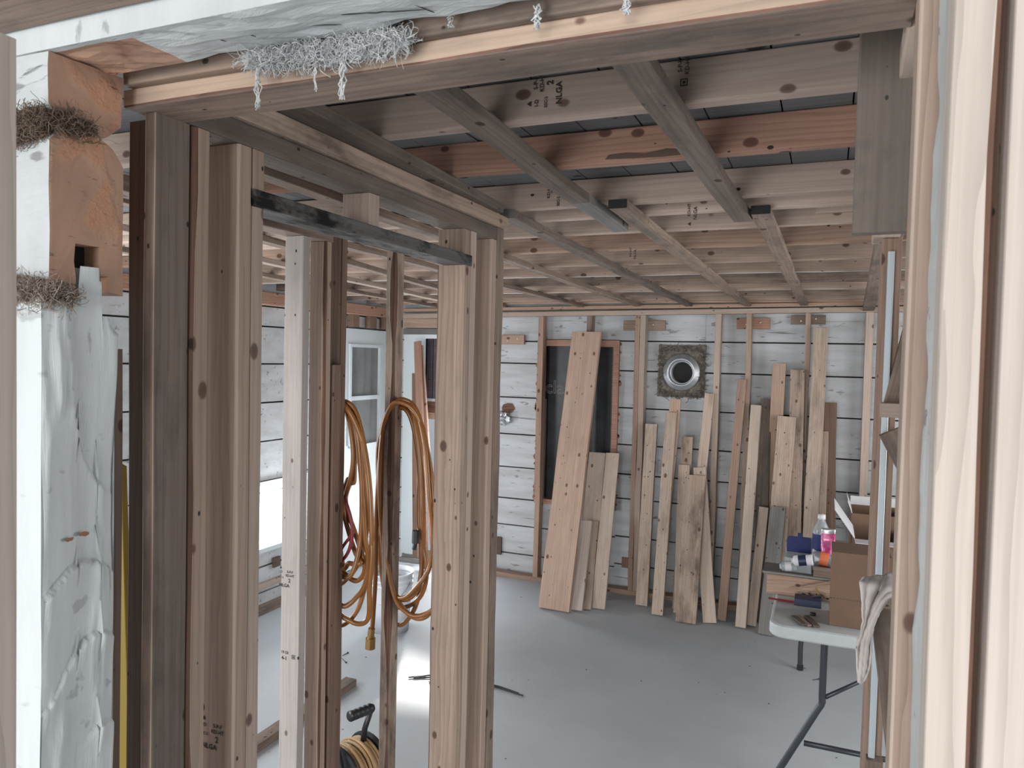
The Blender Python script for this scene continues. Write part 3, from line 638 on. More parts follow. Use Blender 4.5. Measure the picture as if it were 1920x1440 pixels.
# =================================================================== FAR WALL framing
YF = 5.63                                       # stud faces
def wx(px, py): return at_y(px, py, YF).x
bx('sole_plate', 'pale bottom plate on the floor along the far wall', 'plate', (-2.70, 1.8), (YF, YF + .085), (0.0, .038), 'x', 'fir_warm')
def zpl(x): return 2.134 + (x + 2.5) * .0120
stick('top_plate', 'pale top plate along the far wall above the studs', 'plate', (-3.45, YF + .042, zpl(-3.45) + .018), (1.8, YF + .042, zpl(1.8) + .018), .086, .035, (0, 1, 0), 'spf_pale', warp=.001)
stick('top_plate', 'upper rough plate along the far wall under the ceiling', 'plate', (-3.45, YF + .055, 2.190), (1.8, YF + .055, 2.239), .08, .028, (0, 1, 0), 'fir_warm', warp=.001)
fs = [(1010, 1025, 'fir_warm', 'far wall stud crossing the black panel'), (1100, 1113, 'used', 'far wall stud mostly hidden behind the wide leaned plank'), (1191, 1200, 'fir_warm', 'darker stud of the far wall pair beside the flue hole'),
      (1200, 1211, 'spf_pale', 'paler stud of the far wall pair beside the flue hole'), (1341, 1353, 'spf_pale', 'far wall stud just past the flue hole'), (1400, 1410, 'spf', 'far wall stud behind the reddish leaned batten'), (1510, 1520, 'spf', 'far wall stud behind the tallest leaned board')]
for a, b, mt, lb in fs:
    x0, x1 = wx(a, 610), wx(b, 610); x1 = max(x1, x0 + .030)
    if a == 1200: x0 += .0015
    bx('stud', lb, 'stud', (x0, min(x1, x0 + .042)), (YF, YF + .084), (.039, zpl(x0) - .001), 'z', mt, group='far wall studs', warp=.006, wane=[(3, .004)], bark=mt)
x0 = wx(1622, 640)
bx('stud', 'corner stud of the far wall behind the orange tinted stud', 'stud', (x0, x0 + .05), (YF, YF + .084), (.039, zpl(x0) - .001), 'z', 'spf_pale', group='far wall studs')
def cleat(px0, px1, py0, py1, mat, lb):
    a, b = at_y(px0, py0, YF + .07), at_y(px1, py1, YF + .07)
    o = bx('cleat', lb, 'cleat', (a.x, b.x), (YF + .0845, YW - .004), (b.z, a.z), 'x', mat, group='nailed cleats on the far wall')
    for f in (.3, .72):
        mb = MB(); mb.lathe([(.0001, -.006), (.006, -.005), (.006, 0)], 8, (a.x + (b.x - a.x) * f, YF + .085, (a.z + b.z) / 2 + .008 * (1 if f > .5 else -1)), axis='y'); mb.build('nail', 'galv', o)
    return o
cleat(937, 981, 628, 646, 'fir_warm', 'cleat beside the free partition end')
cleat(1168, 1246, 601, 620, 'spf_knotty', 'cleat behind the stud pair by the flue hole')
cleat(1381, 1443, 596, 617, 'fir', 'reddish cleat behind the stud past the flue hole')
cleat(1483, 1548, 591, 608, 'used', 'brown nailed cleat behind the stud by the tallest leaned board')
def low_cleat(a, b, mat, lb):
    p0, p1 = at_y(*a, YW - .02), at_y(*b, YW - .02); bx('cleat', lb, 'cleat', (p0.x, p1.x), (YW - .025, YW - .005), (p1.z, p0.z), 'z', mat)
low_cleat((928, 1006), (939, 1040), 'brown', 'dark brown block low on the far wall at the free partition end')
low_cleat((1166, 1045), (1186, 1066), 'redbrown', 'small brown block low on the far wall behind the stud pair')
# black panel in its old window frame
fx0, fx1, fz0, fz1 = -2.18, -1.50, .62, 1.955
wn = MB()
for a in ((fx0, fx0 + .045, YW - .03, YW + .10, fz0, fz1), (fx1 - .045, fx1, YW - .03, YW + .10, fz0, fz1), (fx0 + .045, fx1 - .045, YW - .03, YW + .10, fz1 - .05, fz1), (fx0 + .045, fx1 - .045, YW - .03, YW + .10, fz0, fz0 + .04)): wn.box(*a)
w2 = tag(wn.build('window_2', 'fir'), kind='structure')
p = MB(); p.box(fx0 + .045, fx1 - .045, YW + .055, YW + .07, fz0 + .04, fz1 - .05); pn = p.build('black_panel', 'blackwrap', w2); pn['label'] = 'black membrane covering the opening'
q = at_y(1040, 727, YW + .0545); stamp(w2, [('cla', .150, 0, 0)], q, (1, 0, 0), (0, 0, 1), 'inkwhite', 'lettering', outline=True)
p = MB(); p.box(fx1 - .062, fx1 - .046, YW + .0, YW + .05, fz0 + .04, fz1 - .05); p.box(fx0 + .046, fx0 + .062, YW, YW + .05, fz0 + .04, fz0 + .85); p.build('stop_bead', 'grey', w2)
mb = MB(); R = rnd()
for _ in range(34):
    z = fz0 + R.random() * (fz1 - fz0); lf = R.random() < .65; c = Vector((fx0 - .004 if lf else fx1 + .004, YW - .006, z)); s_ = R.uniform(.006, .022)
    mb.quad([c + Vector((math.cos(a * 1.05) * s_ * R.uniform(.4, 1.1), 0, math.sin(a * 1.05) * s_ * R.uniform(.6, 1.8))) for a in range(6)][::-1])
mb.build('broken_edge', 'terracotta', w2)
# flue thimble
vc = Vector((VC.x, YW - .035, VC.z)); fl = empty('flue_thimble', vc, 'round galvanised flue thimble in ragged insulation on the far wall', 'flue')
mb = MB(); mb.lathe([(.092, .10), (.092, -.012), (.096, -.018), (.104, -.018), (.112, -.008), (.134, -.003), (.141, .004), (.140, .012), (.09, .012)], 40, tuple(vc), axis='y'); mb.build('flange', 'galv', fl, smooth=True)
mb = MB(); mb.lathe([(.090, .0), (.086, -.006), (.080, -.004), (.078, .14)], 40, (vc.x + .004, vc.y, vc.z - .002), axis='y'); mb.build('inner_pipe', 'galv', fl, smooth=True)
mb = MB(); mb.lathe([(.093, .06), (.0001, .062)], 30, tuple(vc), axis='y'); mb.build('flue_hole', 'dark', fl)
mb = MB(); n = 34; x0_, x1_ = vc.x - .180, vc.x + .175
for j in range(n + 1):
    for i in range(n + 1):
        u, v = i / n, j / n; x = x0_ + (x1_ - x0_) * u + .012 * mnoise.noise((v * 9, u * 3, 1)); z = vc.z - .19 + .395 * v + .014 * mnoise.noise((u * 9, 4, v * 4))
        mb.v.append((x, YW - .012 - .03 * abs(mnoise.noise((u * 11, v * 11, 3))) - .012 * mnoise.noise((u * 26, v * 26, 5)), z))
for j in range(n):
    for i in range(n):
        if (mb.v[j * (n + 1) + i][0] - vc.x) ** 2 + (mb.v[j * (n + 1) + i][2] - vc.z) ** 2 > .11 ** 2:
            k = j * (n + 1) + i; mb.f.append((k, k + 1, k + n + 2, k + n + 1)); mb.m.append(0)
ins = mb.build('insulation', 'wool', fl, smooth=True)
ws = []
for k in range(26):
    a = k / 26 * 6.283; ws.append(((vc.x + .155 * max(-1, min(1, 1.3 * math.cos(a))), YW - .02, vc.z + .175 * max(-1, min(1, 1.3 * math.sin(a)))), (.025, .008, .025)))
f_ = fibres('insulation_fringe', None, None, ws, 'wool', 800, .05, .01, kind=None, thick=.0016, core=0); attach(f_, fl)
# torn junction on the wall beside the partition end
jc = at_y(950, 775, YW - .02); jb = empty('torn_wiring', jc, 'torn wiring hole with crumpled foil on the far wall', 'wiring')
mb = MB(); R = rnd(); mb.quad([(jc.x + .06 * math.cos(a * .785) * R.uniform(.7, 1.1), YW - .006, jc.z + .04 + .06 * math.sin(a * .785) * R.uniform(.7, 1.1)) for a in range(8)][::-1]); mb.build('ragged_hole', 'bark', jb)
mb = MB(); nu, nv = 16, 12
for j_ in range(nv + 1):
    for i_ in range(nu):
        a, b = 2 * math.pi * i_ / nu, math.pi * j_ / nv; u = Vector((math.cos(a) * math.sin(b), math.sin(a) * math.sin(b), math.cos(b))); r_ = .055 * (1 + .75 * mnoise.noise(u * 2.6) + .35 * mnoise.noise(u * 7))
        mb.v.append((jc.x - .02 + u.x * r_, YW - .045 + u.y * r_ * .6, jc.z - .045 + u.z * r_ * .9))
for j_ in range(nv):
    for i_ in range(nu): mb.f.append((j_ * nu + i_, j_ * nu + (i_ + 1) % nu, (j_ + 1) * nu + (i_ + 1) % nu, (j_ + 1) * nu + i_)); mb.m.append(0)
mb.build('foil', 'galv', jb)
mb = MB(); mb.tube([(jc.x + .02, YW - .01, jc.z + .03), (jc.x + .01, YW - .04, jc.z), (jc.x - .01, YW - .05, jc.z - .05)], .004, 6); mb.build('wire', 'wool', jb)

# =================================================================== BOARDS LEANED on the far wall
def lean(label, tl, tr, bl, br, ytop, mat, t=.036, w=None, name='leaned_board', **kw):
    """board standing on the floor; top corners / bottom corners as they appear, ytop = where its head rests"""
    b = (at_z(*bl, 0) + at_z(*br, 0)) / 2; tp = at_y((tl[0] + tr[0]) / 2, (tl[1] + tr[1]) / 2, ytop)
    wb = (at_z(*br, 0) - at_z(*bl, 0)).length if w is None else w
    ax = (tp - b).normalized(); n_ = Vector((0, -1, 0)); n_ = (n_ - ax * n_.dot(ax)).normalized()
    off = -n_ * (t / 2)
    b2 = b + off; b2.z = b2.z + abs(off.z) * 0
    lift = (t / 2) * abs(n_.z); A = b + off; A.z = lift + .001
    return stick(name, label, 'board', A, tp + off, wb, t, (1, 0, 0), mat, group='boards leaned on the far wall', warp=.004, **kw)
lean('wide warm plank leaned before the black panel', (1073, 622), (1126, 622), (1009, 1142), (1067, 1150), 5.56, 'lean_warm', w=.232)
lean('broad pale board between the wide plank and the palest board', (1103, 848), (1137, 849), (1080, 1122), (1113, 1125), 5.60, 'lean_pale', t=.02)
lean('pale board with square top nearest the hidden stud', (1137, 849), (1160, 850), (1108, 1143), (1134, 1143), 5.57, 'lean_pale', t=.02)
lean('short pale lath before the broad pale board', (1108, 977), (1123, 977), (1091, 1145), (1107, 1145), 5.46, 'lean_knotty', t=.02)
lean('short whitish board tucked beside the wide warm plank', (1088, 976), (1110, 977), (1068, 1147), (1091, 1148), 5.37, 'near', t=.03)
lean('leaned stud with blackened top end', (1210, 793), (1231, 797), (1191, 1136), (1214, 1137), 5.57, 'lean_knotty', w=.088, endmat=('dark', 0))
lean('tall slim board behind the knotty leaned stud', (1255, 748), (1277, 749), (1222, 1139), (1243, 1141), 5.61, 'lean_warm', t=.02)
lean('knotty leaned stud under the flue thimble', (1247, 773), (1269, 774), (1221, 1154), (1243, 1156), 5.55, 'lean_knotty')
lean('short tan board showing between knotty studs', (1277, 818), (1299, 820), (1260, 1142), (1282, 1144), 5.60, 'lean_used', t=.02)
lean('pale board behind the wide dirty topped board', (1271, 871), (1294, 872), (1262, 1150), (1284, 1152), 5.55, 'lean_knotty', t=.02)
lean('wide board with dirty dark top under the flue', (1288, 890), (1323, 892), (1266, 1169), (1304, 1171), 5.46, 'lean_used', t=.03)
lean('pale board splayed out past the dirty topped one', (1300, 876), (1323, 877), (1318, 1170), (1342, 1170), 5.53, 'lean_pale', t=.03)
lean('tan board slanting behind the first stud past the flue', (1321, 738), (1339, 738), (1281, 1141), (1299, 1142), 5.60, 'lean_knotty', t=.03)
lean('reddish batten slanting across the far wall', (1386, 711), (1397, 712), (1344, 1164), (1361, 1166), 5.58, 'fir_warm', t=.03)
lean('pale post with chipped top leaned upright', (1409, 757), (1426, 762), (1378, 1179), (1398, 1181), 5.52, 'lean_pale', t=.07)
lean('dark brown stained board behind the pale post', (1426, 748), (1447, 748), (1410, 1167), (1432, 1168), 5.60, 'old', t=.03)
lean('tall leaned board with cut marks on its square top', (1449, 681), (1472, 682), (1428, 1161), (1452, 1162), 5.59, 'lean_warm', t=.05)
lean('brown board beside the tall cut-marked board', (1483, 693), (1508, 694), (1471, 1178), (1497, 1179), 5.58, 'lean_used', t=.03)
lean('broad tan board slanting before the tall cut-marked one', (1459, 780), (1492, 782), (1428, 1174), (1462, 1176), 5.52, 'lean_knotty', t=.03)
lean('tallest leaned board with dirty upper half', (1527, 614), (1552, 615), (1496, 1182), (1523, 1184), 5.58, 'lean_knotty', t=.045)
lean('rounded top board beside the tallest leaned board', (1545, 753), (1567, 756), (1538, 1188), (1562, 1188), 5.61, 'redbrown', t=.03, wane=[(0, .01)], bark='redbrown')
lean('narrow brown board between tallest and rounded board', (1541, 808), (1553, 809), (1528, 1189), (1541, 1189), 5.55, 'lean_used', t=.03)
lean('weathered grey board behind the table corner', (1446, 950), (1471, 951), (1421, 1191), (1450, 1193), 5.40, 'grey', t=.025)
lean('short pale board with nail holes beside the grey board', (1425, 951), (1439, 951), (1399, 1174), (1417, 1176), 5.44, 'lean_pale', t=.05)

# =================================================================== FAR CORNER: yard door, glazed door, beams
dw = MB()
for a in ((-3.385, -3.30, YW - .05, YW + .12, 0, 2.0), (-2.76, -2.72, YW - .05, YW + .12, 0, 2.0), (-3.30, -2.76, YW - .05, YW + .12, 1.955, 2.0)): dw.box(*a)
dw.box(-3.44, -3.385, YW - .02, YW + .0, 0, 2.02)
d1 = tag(dw.build('door_1', 'doorwhite'), kind='structure')
p = MB(); p.box(-3.40, -2.6, YW - .10, YW + .14, .0, .035); p.box(-3.40, -2.6, YW - .06, YW + .14, .035, .06); p.build('threshold', 'grey', d1)
mb = MB(); yx = YW + .19
sh = empty('yard_shutter', (-3.0, yx, 1.9), 'dark purple plank shutter hanging outside the yard doorway', 'shutter')
for k in range(5): x = -3.40 + k * .14; mb.box(x, x + .132, yx, yx + .02, 1.42, 1.99)
mb.box(-3.40, -2.68, yx + .02, yx + .03, 1.42, 1.99); mb.build('planks', 'purple', sh)
mb = MB(); mb.box(-3.40, -2.68, yx - .005, yx + .02, 1.395, 1.42); mb.build('lower_edge', 'paleplastic', sh)
mb = MB(); mb.box(-3.40, -2.68, yx, yx + .02, 1.29, 1.394); mb.build('brown_board', 'bark', sh)
mb = MB(); mb.box(-3.40, -2.68, yx, yx + .02, 1.235, 1.288); mb.build('bottom_rail', 'fir_warm', sh)
stick('leaned_board', 'reddish batten leaned in the yard doorway', 'board', (-3.06, 5.50, .012), at_y(783, 640, 5.66), .075, .022, (1, -.35, 0), 'fir', group='battens leaned in the yard doorway')
stick('leaned_board', 'second pinkish batten crossing in the yard doorway', 'board', (-3.00, 5.56, .012), at_y(789, 648, 5.70), .05, .022, (1, -.2, 0), 'fir_warm', group='battens leaned in the yard doorway')
stick('leaned_board', 'slim dark batten upright at the yard door frame', 'board', (-3.22, 5.62, .062), at_y(778, 700, 5.69), .05, .022, (1, 0, 0), 'redbrown', group='battens leaned in the yard doorway')
# glazed white door in the side wall
gd = MB()
for a in ((5.02, 5.14, .02, 2.01), (5.58, 5.72, .02, 2.01), (5.14, 5.58, 1.86, 2.01), (5.14, 5.58, .02, 1.05), (5.14, 5.58, 1.42, 1.455)): gd.box(XL - .03, XL + .014, *a)
d2 = tag(gd.build('door_2', 'doorwhite'), kind='structure')
p = MB()
for a in ((5.115, 5.14, 1.05, 1.885), (5.14, 5.60, 1.86, 1.885), (5.14, 5.60, 1.025, 1.05)): p.box(XL + .0145, XL + .03, *a)
p.build('glazing_bead', 'doorwhite', d2)
p = MB(); p.box(XL - .015, XL - .01, 5.14, 5.58, 1.05, 1.86); p.build('glass', 'glass', d2)
bx('beam_plate', 'reddish double plate along the side wall over the glazed door', 'plate', (XL + .002, XL + .09), (2.4, 5.62), (2.125, 2.208), 'y', 'fir')
for k, y in enumerate((5.10, 5.36, 5.58)):
    bx('spacer_block', ['nearest', 'middle', 'farthest'][k] + ' brown block between glazed door and double plate', 'block', (XL + .002, XL + .06), (y, y + .09), (2.022, 2.124), 'z', 'redbrown', group='blocks over the glazed door')
bx('lintel_board', 'knotty lintel board above the yard doorway', 'board', (-3.42, -2.73), (YW - .06, YW - .003), (2.04, 2.125), 'x', 'spf_knotty')
bx('lintel_board', 'rough edge board right on the yard door frame', 'board', (-3.42, -2.73), (YW - .07, YW - .053), (1.985, 2.036), 'x', 'grey')
bx('sole_plate', 'wooden bottom plate on the floor along the low window wall', 'plate', (XL + .004, XL + .09), (2.2, 4.95), (0, .04), 'y', 'used')
bx('rail', 'pale wall rail below the low window', 'rail', (XL + .002, XL + .03), (2.6, 4.95), (.155, .195), 'y', 'spf_pale')
bx('cleat', 'small brown block on the wall under the low window', 'cleat', (XL + .002, XL + .02), (4.24, 4.31), (.27, .34), 'z', 'brown')
q = at_z(495, 1385, .02)
bx('sole_plate', 'loose plate on the floor beyond the near studs', 'plate', (q.x - .035, q.x + .035), (2.1, 3.4), (0, .038), 'y', 'used')
# glimpse behind the logs
stick('ladder_rail', 'yellow ladder rail in the slot beside the sawn logs', 'ladder', at_y(228, 1470, 1.35), at_y(216, 880, 1.75), .07, .025, (1, 0, 0), 'yellow')

# =================================================================== HOSES
def catm(P, n=10, closed=True):
    out = []; N = len(P)
    for i in range(N if closed else N - 1):
        p0, p1, p2, p3 = (P[(i + k) % N] if closed else P[max(0, min(N - 1, i + k))] for k in (-1, 0, 1, 2))
        for k in range(n):
            t = k / n; out.append(.5 * ((2 * p1) + (p2 - p0) * t + (2 * p0 - 5 * p1 + 4 * p2 - p3) * t * t + (3 * p1 - p0 - 3 * p2 + p3) * t ** 3))
    if not closed: out.append(P[-1])
    return out
def hose(name, label, loops, tails, y0, mat='hose', rad=.0085):
    t = empty(name, at_y(loops[0][0][0], loops[0][0][1], y0), label, 'hose', 'amber hose coils')
    mb = MB(); R = rnd()
    for k, lp in enumerate(loops):
        P = [at_y(px, py, y0 + .018 * ((k * 2) % 5) - .03 + .012 * math.sin(i * 1.7 + k)) for i, (px, py) in enumerate(lp)]
        mb.tube(catm(P), rad, 8, closed=True)
    mb.build('coil', mat, t, smooth=True)
    for tl in tails:
        mb = MB(); P = [at_y(px, py, y0 - .035 + .006 * i) for i, (px, py) in enumerate(tl)]; mb.tube(catm(P, closed=False), rad, 8); mb.build('hose_end', mat, t, smooth=True)
    return t
h1 = hose('hose_coil', 'amber hose coil hung on the reddish stud', [
    [(640, 752), (668, 775), (690, 880), (697, 1000), (690, 1080), (668, 1120), (640, 1135), (620, 1080), (615, 900), (625, 770)],
    [(642, 757), (662, 780), (676, 880), (684, 1000), (690, 1060), (672, 1140), (640, 1172), (618, 1150), (612, 900), (624, 770)],
    [(645, 760), (672, 800), (684, 900), (688, 985), (676, 1045), (655, 1080), (630, 1090), (615, 1000), (618, 820), (632, 762)],
    [(640, 750), (666, 790), (678, 900), (676, 1010), (660, 1075), (640, 1080), (622, 1060), (640, 960), (662, 870), (655, 790)],
    [(646, 762), (668, 800), (664, 880), (648, 940), (666, 1000), (684, 1060), (672, 1088), (650, 1078), (622, 1030), (618, 800)],
    [(650, 765), (680, 830), (690, 920), (698, 1020), (693, 1100), (690, 1160), (660, 1166), (625, 1120), (612, 930), (630, 775)],
    [(636, 750), (660, 800), (664, 900), (652, 900), (643, 950), (664, 1030), (676, 1055), (655, 1056), (640, 1046), (620, 820)]], [], 2.10)
h2 = hose('hose_coil', 'amber hose coil hung round the lone bark-striped stud', [
    [(748, 752), (778, 764), (796, 830), (804, 920), (812, 1000), (806, 1060), (790, 1090), (757, 1121), (735, 1100), (716, 1000), (712, 880), (722, 790)],
    [(748, 757), (774, 772), (788, 850), (794, 950), (792, 1050), (780, 1110), (750, 1123), (728, 1080), (718, 960), (716, 860), (726, 780)],
    [(750, 762), (780, 790), (790, 880), (788, 1000), (790, 1080), (778, 1140), (750, 1172), (728, 1140), (712, 1040), (710, 900), (722, 800)],
    [(746, 750), (782, 772), (800, 860), (812, 960), (822, 1050), (816, 1130), (790, 1160), (757, 1142), (730, 1080), (716, 960), (708, 860), (718, 800)],
    [(750, 765), (772, 790), (786, 880), (786, 980), (800, 1060), (792, 1112), (764, 1137), (738, 1126), (720, 1020), (713, 900), (722, 800)],
    [(744, 754), (784, 780), (806, 870), (818, 980), (830, 1060), (828, 1120), (800, 1150), (765, 1150), (735, 1100), (714, 930), (714, 840), (722, 786)]],
    [[(712, 860), (706, 960), (704, 1080), (700, 1150), (698, 1180)]], 2.38)
mb = MB(); a = at_y(697, 1178, 2.36); b = at_y(695, 1196, 2.36); c = at_y(694, 1216, 2.36); mb.tube([a, b], .013, 10); mb.tube([b, c], .019, 10); mb.build('brass_fitting', 'brass', h2)
mb = MB(); a = at_y(780, 995, 2.36); b = at_y(779, 1018, 2.36); c = at_y(776, 1030, 2.36); mb.tube([a, b], .014, 8); mb.tube([b, c], .008, 8); mb.build('black_plug', 'black', h2)
mb = MB(); P = [at_y(px, py, 2.075) for px, py in ((645, 930), (660, 985), (655, 1030), (636, 1056), (640, 1030), (662, 1000))]; mb.tube(catm(P, closed=False), .006, 6)
tag(mb.build('cord', 'redcord', smooth=True), 'thin dark red cord hanging behind the first hose coil', 'cord')

# bucket
bc = at_z(727, 1172, 0); bc = Vector((-2.60, 4.22, 0)); bk = empty('bucket', bc, 'white plastic bucket with black print standing behind the hoses', 'bucket')
mb = MB(); mb.lathe([(.0001, .003), (.118, .003), (.122, .0), (.131, .20), (.138, .30), (.146, .302), (.146, .312), (.139, .314), (.140, .335), (.148, .337), (.148, .345), (.141, .347), (.142, .372), (.149, .374), (.149, .386), (.143, .386), (.136, .25), (.118, .012), (.0001, .012)], 40, tuple(bc)); mb.build('shell', 'bucket', bk, smooth=True)
ang = math.atan2(-bc.x, bc.y)
for tx in (('ERT', .072, -.10, 0), ('LE', .06, .115, .035)):
    stamp(bk, [tx], Vector((0, 0, .185)), (1, 0, 0), (0, 0, 1), 'ink', 'lettering', cyl=((bc.x, bc.y), .132, math.atan2(bc.x, bc.y)))
mb = MB(); mb.tube([bc + Vector((.15 * math.cos(a), .15 * math.sin(a) - .02 * math.sin(a), .335 - .16 * math.sin(-a * 1) if False else .335 - .14 * abs(math.sin(a)))) for a in [-.05 - i * .30 for i in range(11)]], .003, 6); mb.build('wire_handle', 'galv', bk, smooth=True)

# cable reel
rc = at_z(664, 1446, .142); rl = empty('cable_reel', (rc.x, rc.y, 0), 'black cable reel wound with tan cord on the floor', 'reel')
ax = Vector((.27, .96, 0)).normalized()
def disc(off, r, th, mat, name, hub=False):
    mb = MB(); u = Vector((-ax.y, ax.x, 0)); n = 36; C0 = rc + ax * off
    prof = [(.0001, -th), (r * .9, -th), (r, -th * .4), (r, th * .4), (r * .9, th), (.0001, th)]; k0 = 0
    for rr, h in prof:
        for j in range(n): a = 2 * math.pi * j / n; mb.v.append(tuple(C0 + ax * h + u * (rr * math.cos(a)) + Vector((0, 0, rr * math.sin(a)))))
    for i in range(len(prof) - 1):
        for j in range(n): mb.f.append((i * n + j, i * n + (j + 1) % n, (i + 1) * n + (j + 1) % n, (i + 1) * n + j)); mb.m.append(0)
    return mb.build(name, mat, rl, smooth=False)
disc(-.075, .130, .008, 'black', 'flange'); disc(.075, .130, .008, 'black', 'flange')
mb = MB(); u = Vector((-ax.y, ax.x, 0)); R = rnd()
for layer in range(3):
    for k in range(9):
        o_ = -.062 + .0148 * k + R.uniform(-.003, .003); r_ = .082 + .015 * layer + (.012 if k % 4 == 1 else 0) + R.uniform(-.003, .005); tl = R.uniform(-.012, .012)
        mb.tube([rc + ax * (o_ + tl * math.sin(a * .262)) + u * (r_ * math.cos(a * .262)) + Vector((0, 0, r_ * math.sin(a * .262))) for a in range(24)], .0075, 6, closed=True)
mb.build('wound_cord', 'cord', rl, smooth=True)
# stand and handle
mb = MB(); ft = rc + ax * -.10
for sgn in (-1, 1):
    mb.tube([rc - ax * .10 + u * (.12 * sgn) + Vector((0, 0, -.126)), rc - ax * .10 + u * (.07 * sgn) + Vector((0, 0, .0)), rc - ax * .10 + u * (.012 * sgn) + Vector((0, 0, .165))], .009, 8)
    mb.tube([rc - ax * .11 + u * (.12 * sgn) + Vector((0, 0, -.126)), rc + ax * .12 + u * (.12 * sgn) + Vector((0, 0, -.126))], .009, 8)
mb.build('stand', 'black', rl, smooth=True)
hA = at_y(697, 1327, rc.y + .03); hB = at_y(657, 1343, rc.y - .09)
mb = MB(); mb.tube([at_y(680, 1400, rc.y + .03), at_y(684, 1366, rc.y + .03), hA], .012, 8); mb.build('handle_arm', 'black', rl, smooth=True)
mb = MB(); P = [hA.lerp(hB, k / 14) for k in range(15)]; mb.tube(P, [.021 if k % 3 else .0185 for k in range(15)], 12); mb.build('grip', 'black', rl, smooth=True)
u = Vector((-ax.y, ax.x, 0)); oc = rc - ax * .088 + Vector((0, 0, .01)); mb = MB()
def on_face(a, d, z): return oc - u * a - ax * d + Vector((0, 0, z))
for q in ([(-.075, .02, -.09), (.07, .02, -.09), (.07, .02, .03), (-.075, .02, .03)], [(-.075, 0, .03), (-.075, .02, .03), (.07, .02, .03), (.07, 0, .03)], [(.07, 0, -.09), (.07, 0, .03), (.07, .02, .03), (.07, .02, -.09)]): mb.quad([on_face(*v) for v in q])
ob = mb.build('outlet_box', 'leg', rl)
for dx in (-.035, .03):
    mb = MB(); mb.quad([on_face(dx + .017 * math.cos(k * .52), .0212, -.015 + .017 * math.sin(k * .52)) for k in range(12)]); mb.build('socket', 'galv', ob)

# loose cable and nails on the floor
P = [at_z(px, py, .006) for px, py in ((766, 1270), (790, 1268), (812, 1266), (850, 1270), (900, 1280), (935, 1287), (972, 1300))]
mb = MB(); mb.tube(catm(P, closed=False), .0045, 6); P2 = [at_z(px, py, .006) for px, py in ((775, 1271), (808, 1270), (850, 1275), (905, 1283), (940, 1291), (980, 1304))]; mb.tube(catm(P2, closed=False), .004, 6)
tag(mb.build('cable', 'cable', smooth=True), 'thin black cable lying on the floor past the partition', 'cable')
for (ax_, ay, bx_, by, lb) in ((642, 1229, 652, 1224, 'upper loose nail on the floor near the first hose'), (641, 1234, 649, 1242, 'lower loose nail on the floor near the first hose'), (1523, 1275, 1536, 1273, 'loose nail on the floor under the table'), (803, 1277, 807, 1280, 'tiny scrap on the bright floor patch')):
    a, b = at_z(ax_, ay, .004), at_z(bx_, by, .004); u_ = (b - a).normalized(); mb = MB(); mb.tube([a, b - u_ * .001, b, b + u_ * .003], [.0015, .0028, .006, .006], 8)
    tag(mb.build('nail', 'cable'), lb, 'nail', 'loose nails on the floor')
mb = MB(); R = rnd()
for _ in range(150):
    x, y = R.uniform(-3.2, .4), R.uniform(1.6, 5.5); s_ = R.uniform(.002, .007); a = R.uniform(0, 6.28)
    mb.quad([(x + s_ * math.cos(a + k * 2.1) * (2 if k == 0 else 1), y + s_ * math.sin(a + k * 2.1), .0015 + (.003 if k == 1 else 0)) for k in range(3)])
tag(mb.build('floor_debris', 'old'), 'small wood chips scattered over the grey floor', 'debris', kind='stuff')

# =================================================================== TABLE and what stands on it
TZ = .74
a = at_z(1441, 1170, TZ); TX0, TY0 = a.x, a.y; TX1, TY1 = TX0 + .76, TY0 + 1.75
tb = empty('folding_table', (TX0 + .38, TY0 + .9, 0), 'white plastic folding table with dark tube legs beside the side partition', 'table')
mb = MB(); n = 8; out = []; rc_ = .07
for cx, cy, a0 in ((TX1 - rc_, TY1 - rc_, 0), (TX0 + rc_, TY1 - rc_, 90), (TX0 + rc_, TY0 + rc_, 180), (TX1 - rc_, TY0 + rc_, 270)):
    for k in range(n + 1): t_ = math.radians(a0 + 90 * k / n); out.append((cx, cy, math.cos(t_), math.sin(t_)))
rings = [(rc_ - .012, TZ), (rc_ - .003, TZ - .004), (rc_, TZ - .012), (rc_, TZ - .045), (rc_ - .006, TZ - .052), (rc_ - .02, TZ - .052)]; N = len(out)
for r_, z in rings: mb.v += [(cx + dx * r_, cy + dy * r_, z) for cx, cy, dx, dy in out]
for i in range(len(rings) - 1):
    for j in range(N): mb.f.append((i * N + j, (i + 1) * N + j, (i + 1) * N + (j + 1) % N, i * N + (j + 1) % N)); mb.m.append(0)
mb.f.append(tuple(range(N))); mb.m.append(0); mb.f.append(tuple(reversed([5 * N + j for j in range(N)]))); mb.m.append(0)
mb.build('tabletop', 'table', tb)
yl = TY0 + .16
def fx(px, py, y): return at_y(px, py, y)
p1, p2, p3 = fx(1546, 1205, yl), fx(1541, 1318, yl), fx(1462, 1445, yl)
dirv = (p3 - p2); p4 = p2 + dirv * (p2.z / -dirv.z) if dirv.z < 0 else p3; p4.z = .012
leg = [Vector((p1.x, yl, TZ - .05)), p1, p1.lerp(p2, .85), p2, p2.lerp(p4, .12), p2.lerp(p4, .6), p4]
mb = MB(); mb.tube(catm(leg, 8, False), .0145, 10); mb.build('leg', 'leg', tb, smooth=True)
xm = 2 * (TX0 + .38)
mb = MB(); mb.tube(catm([Vector((xm - v.x, v.y, v.z)) for v in leg], 8, False), .0145, 10); mb.build('leg', 'leg', tb, smooth=True)
c = fx(1507, 1393, yl); mb = MB(); mb.tube([c, Vector((xm - c.x, yl, c.z))], .012, 8); mb.build('crossbar', 'leg', tb, smooth=True)
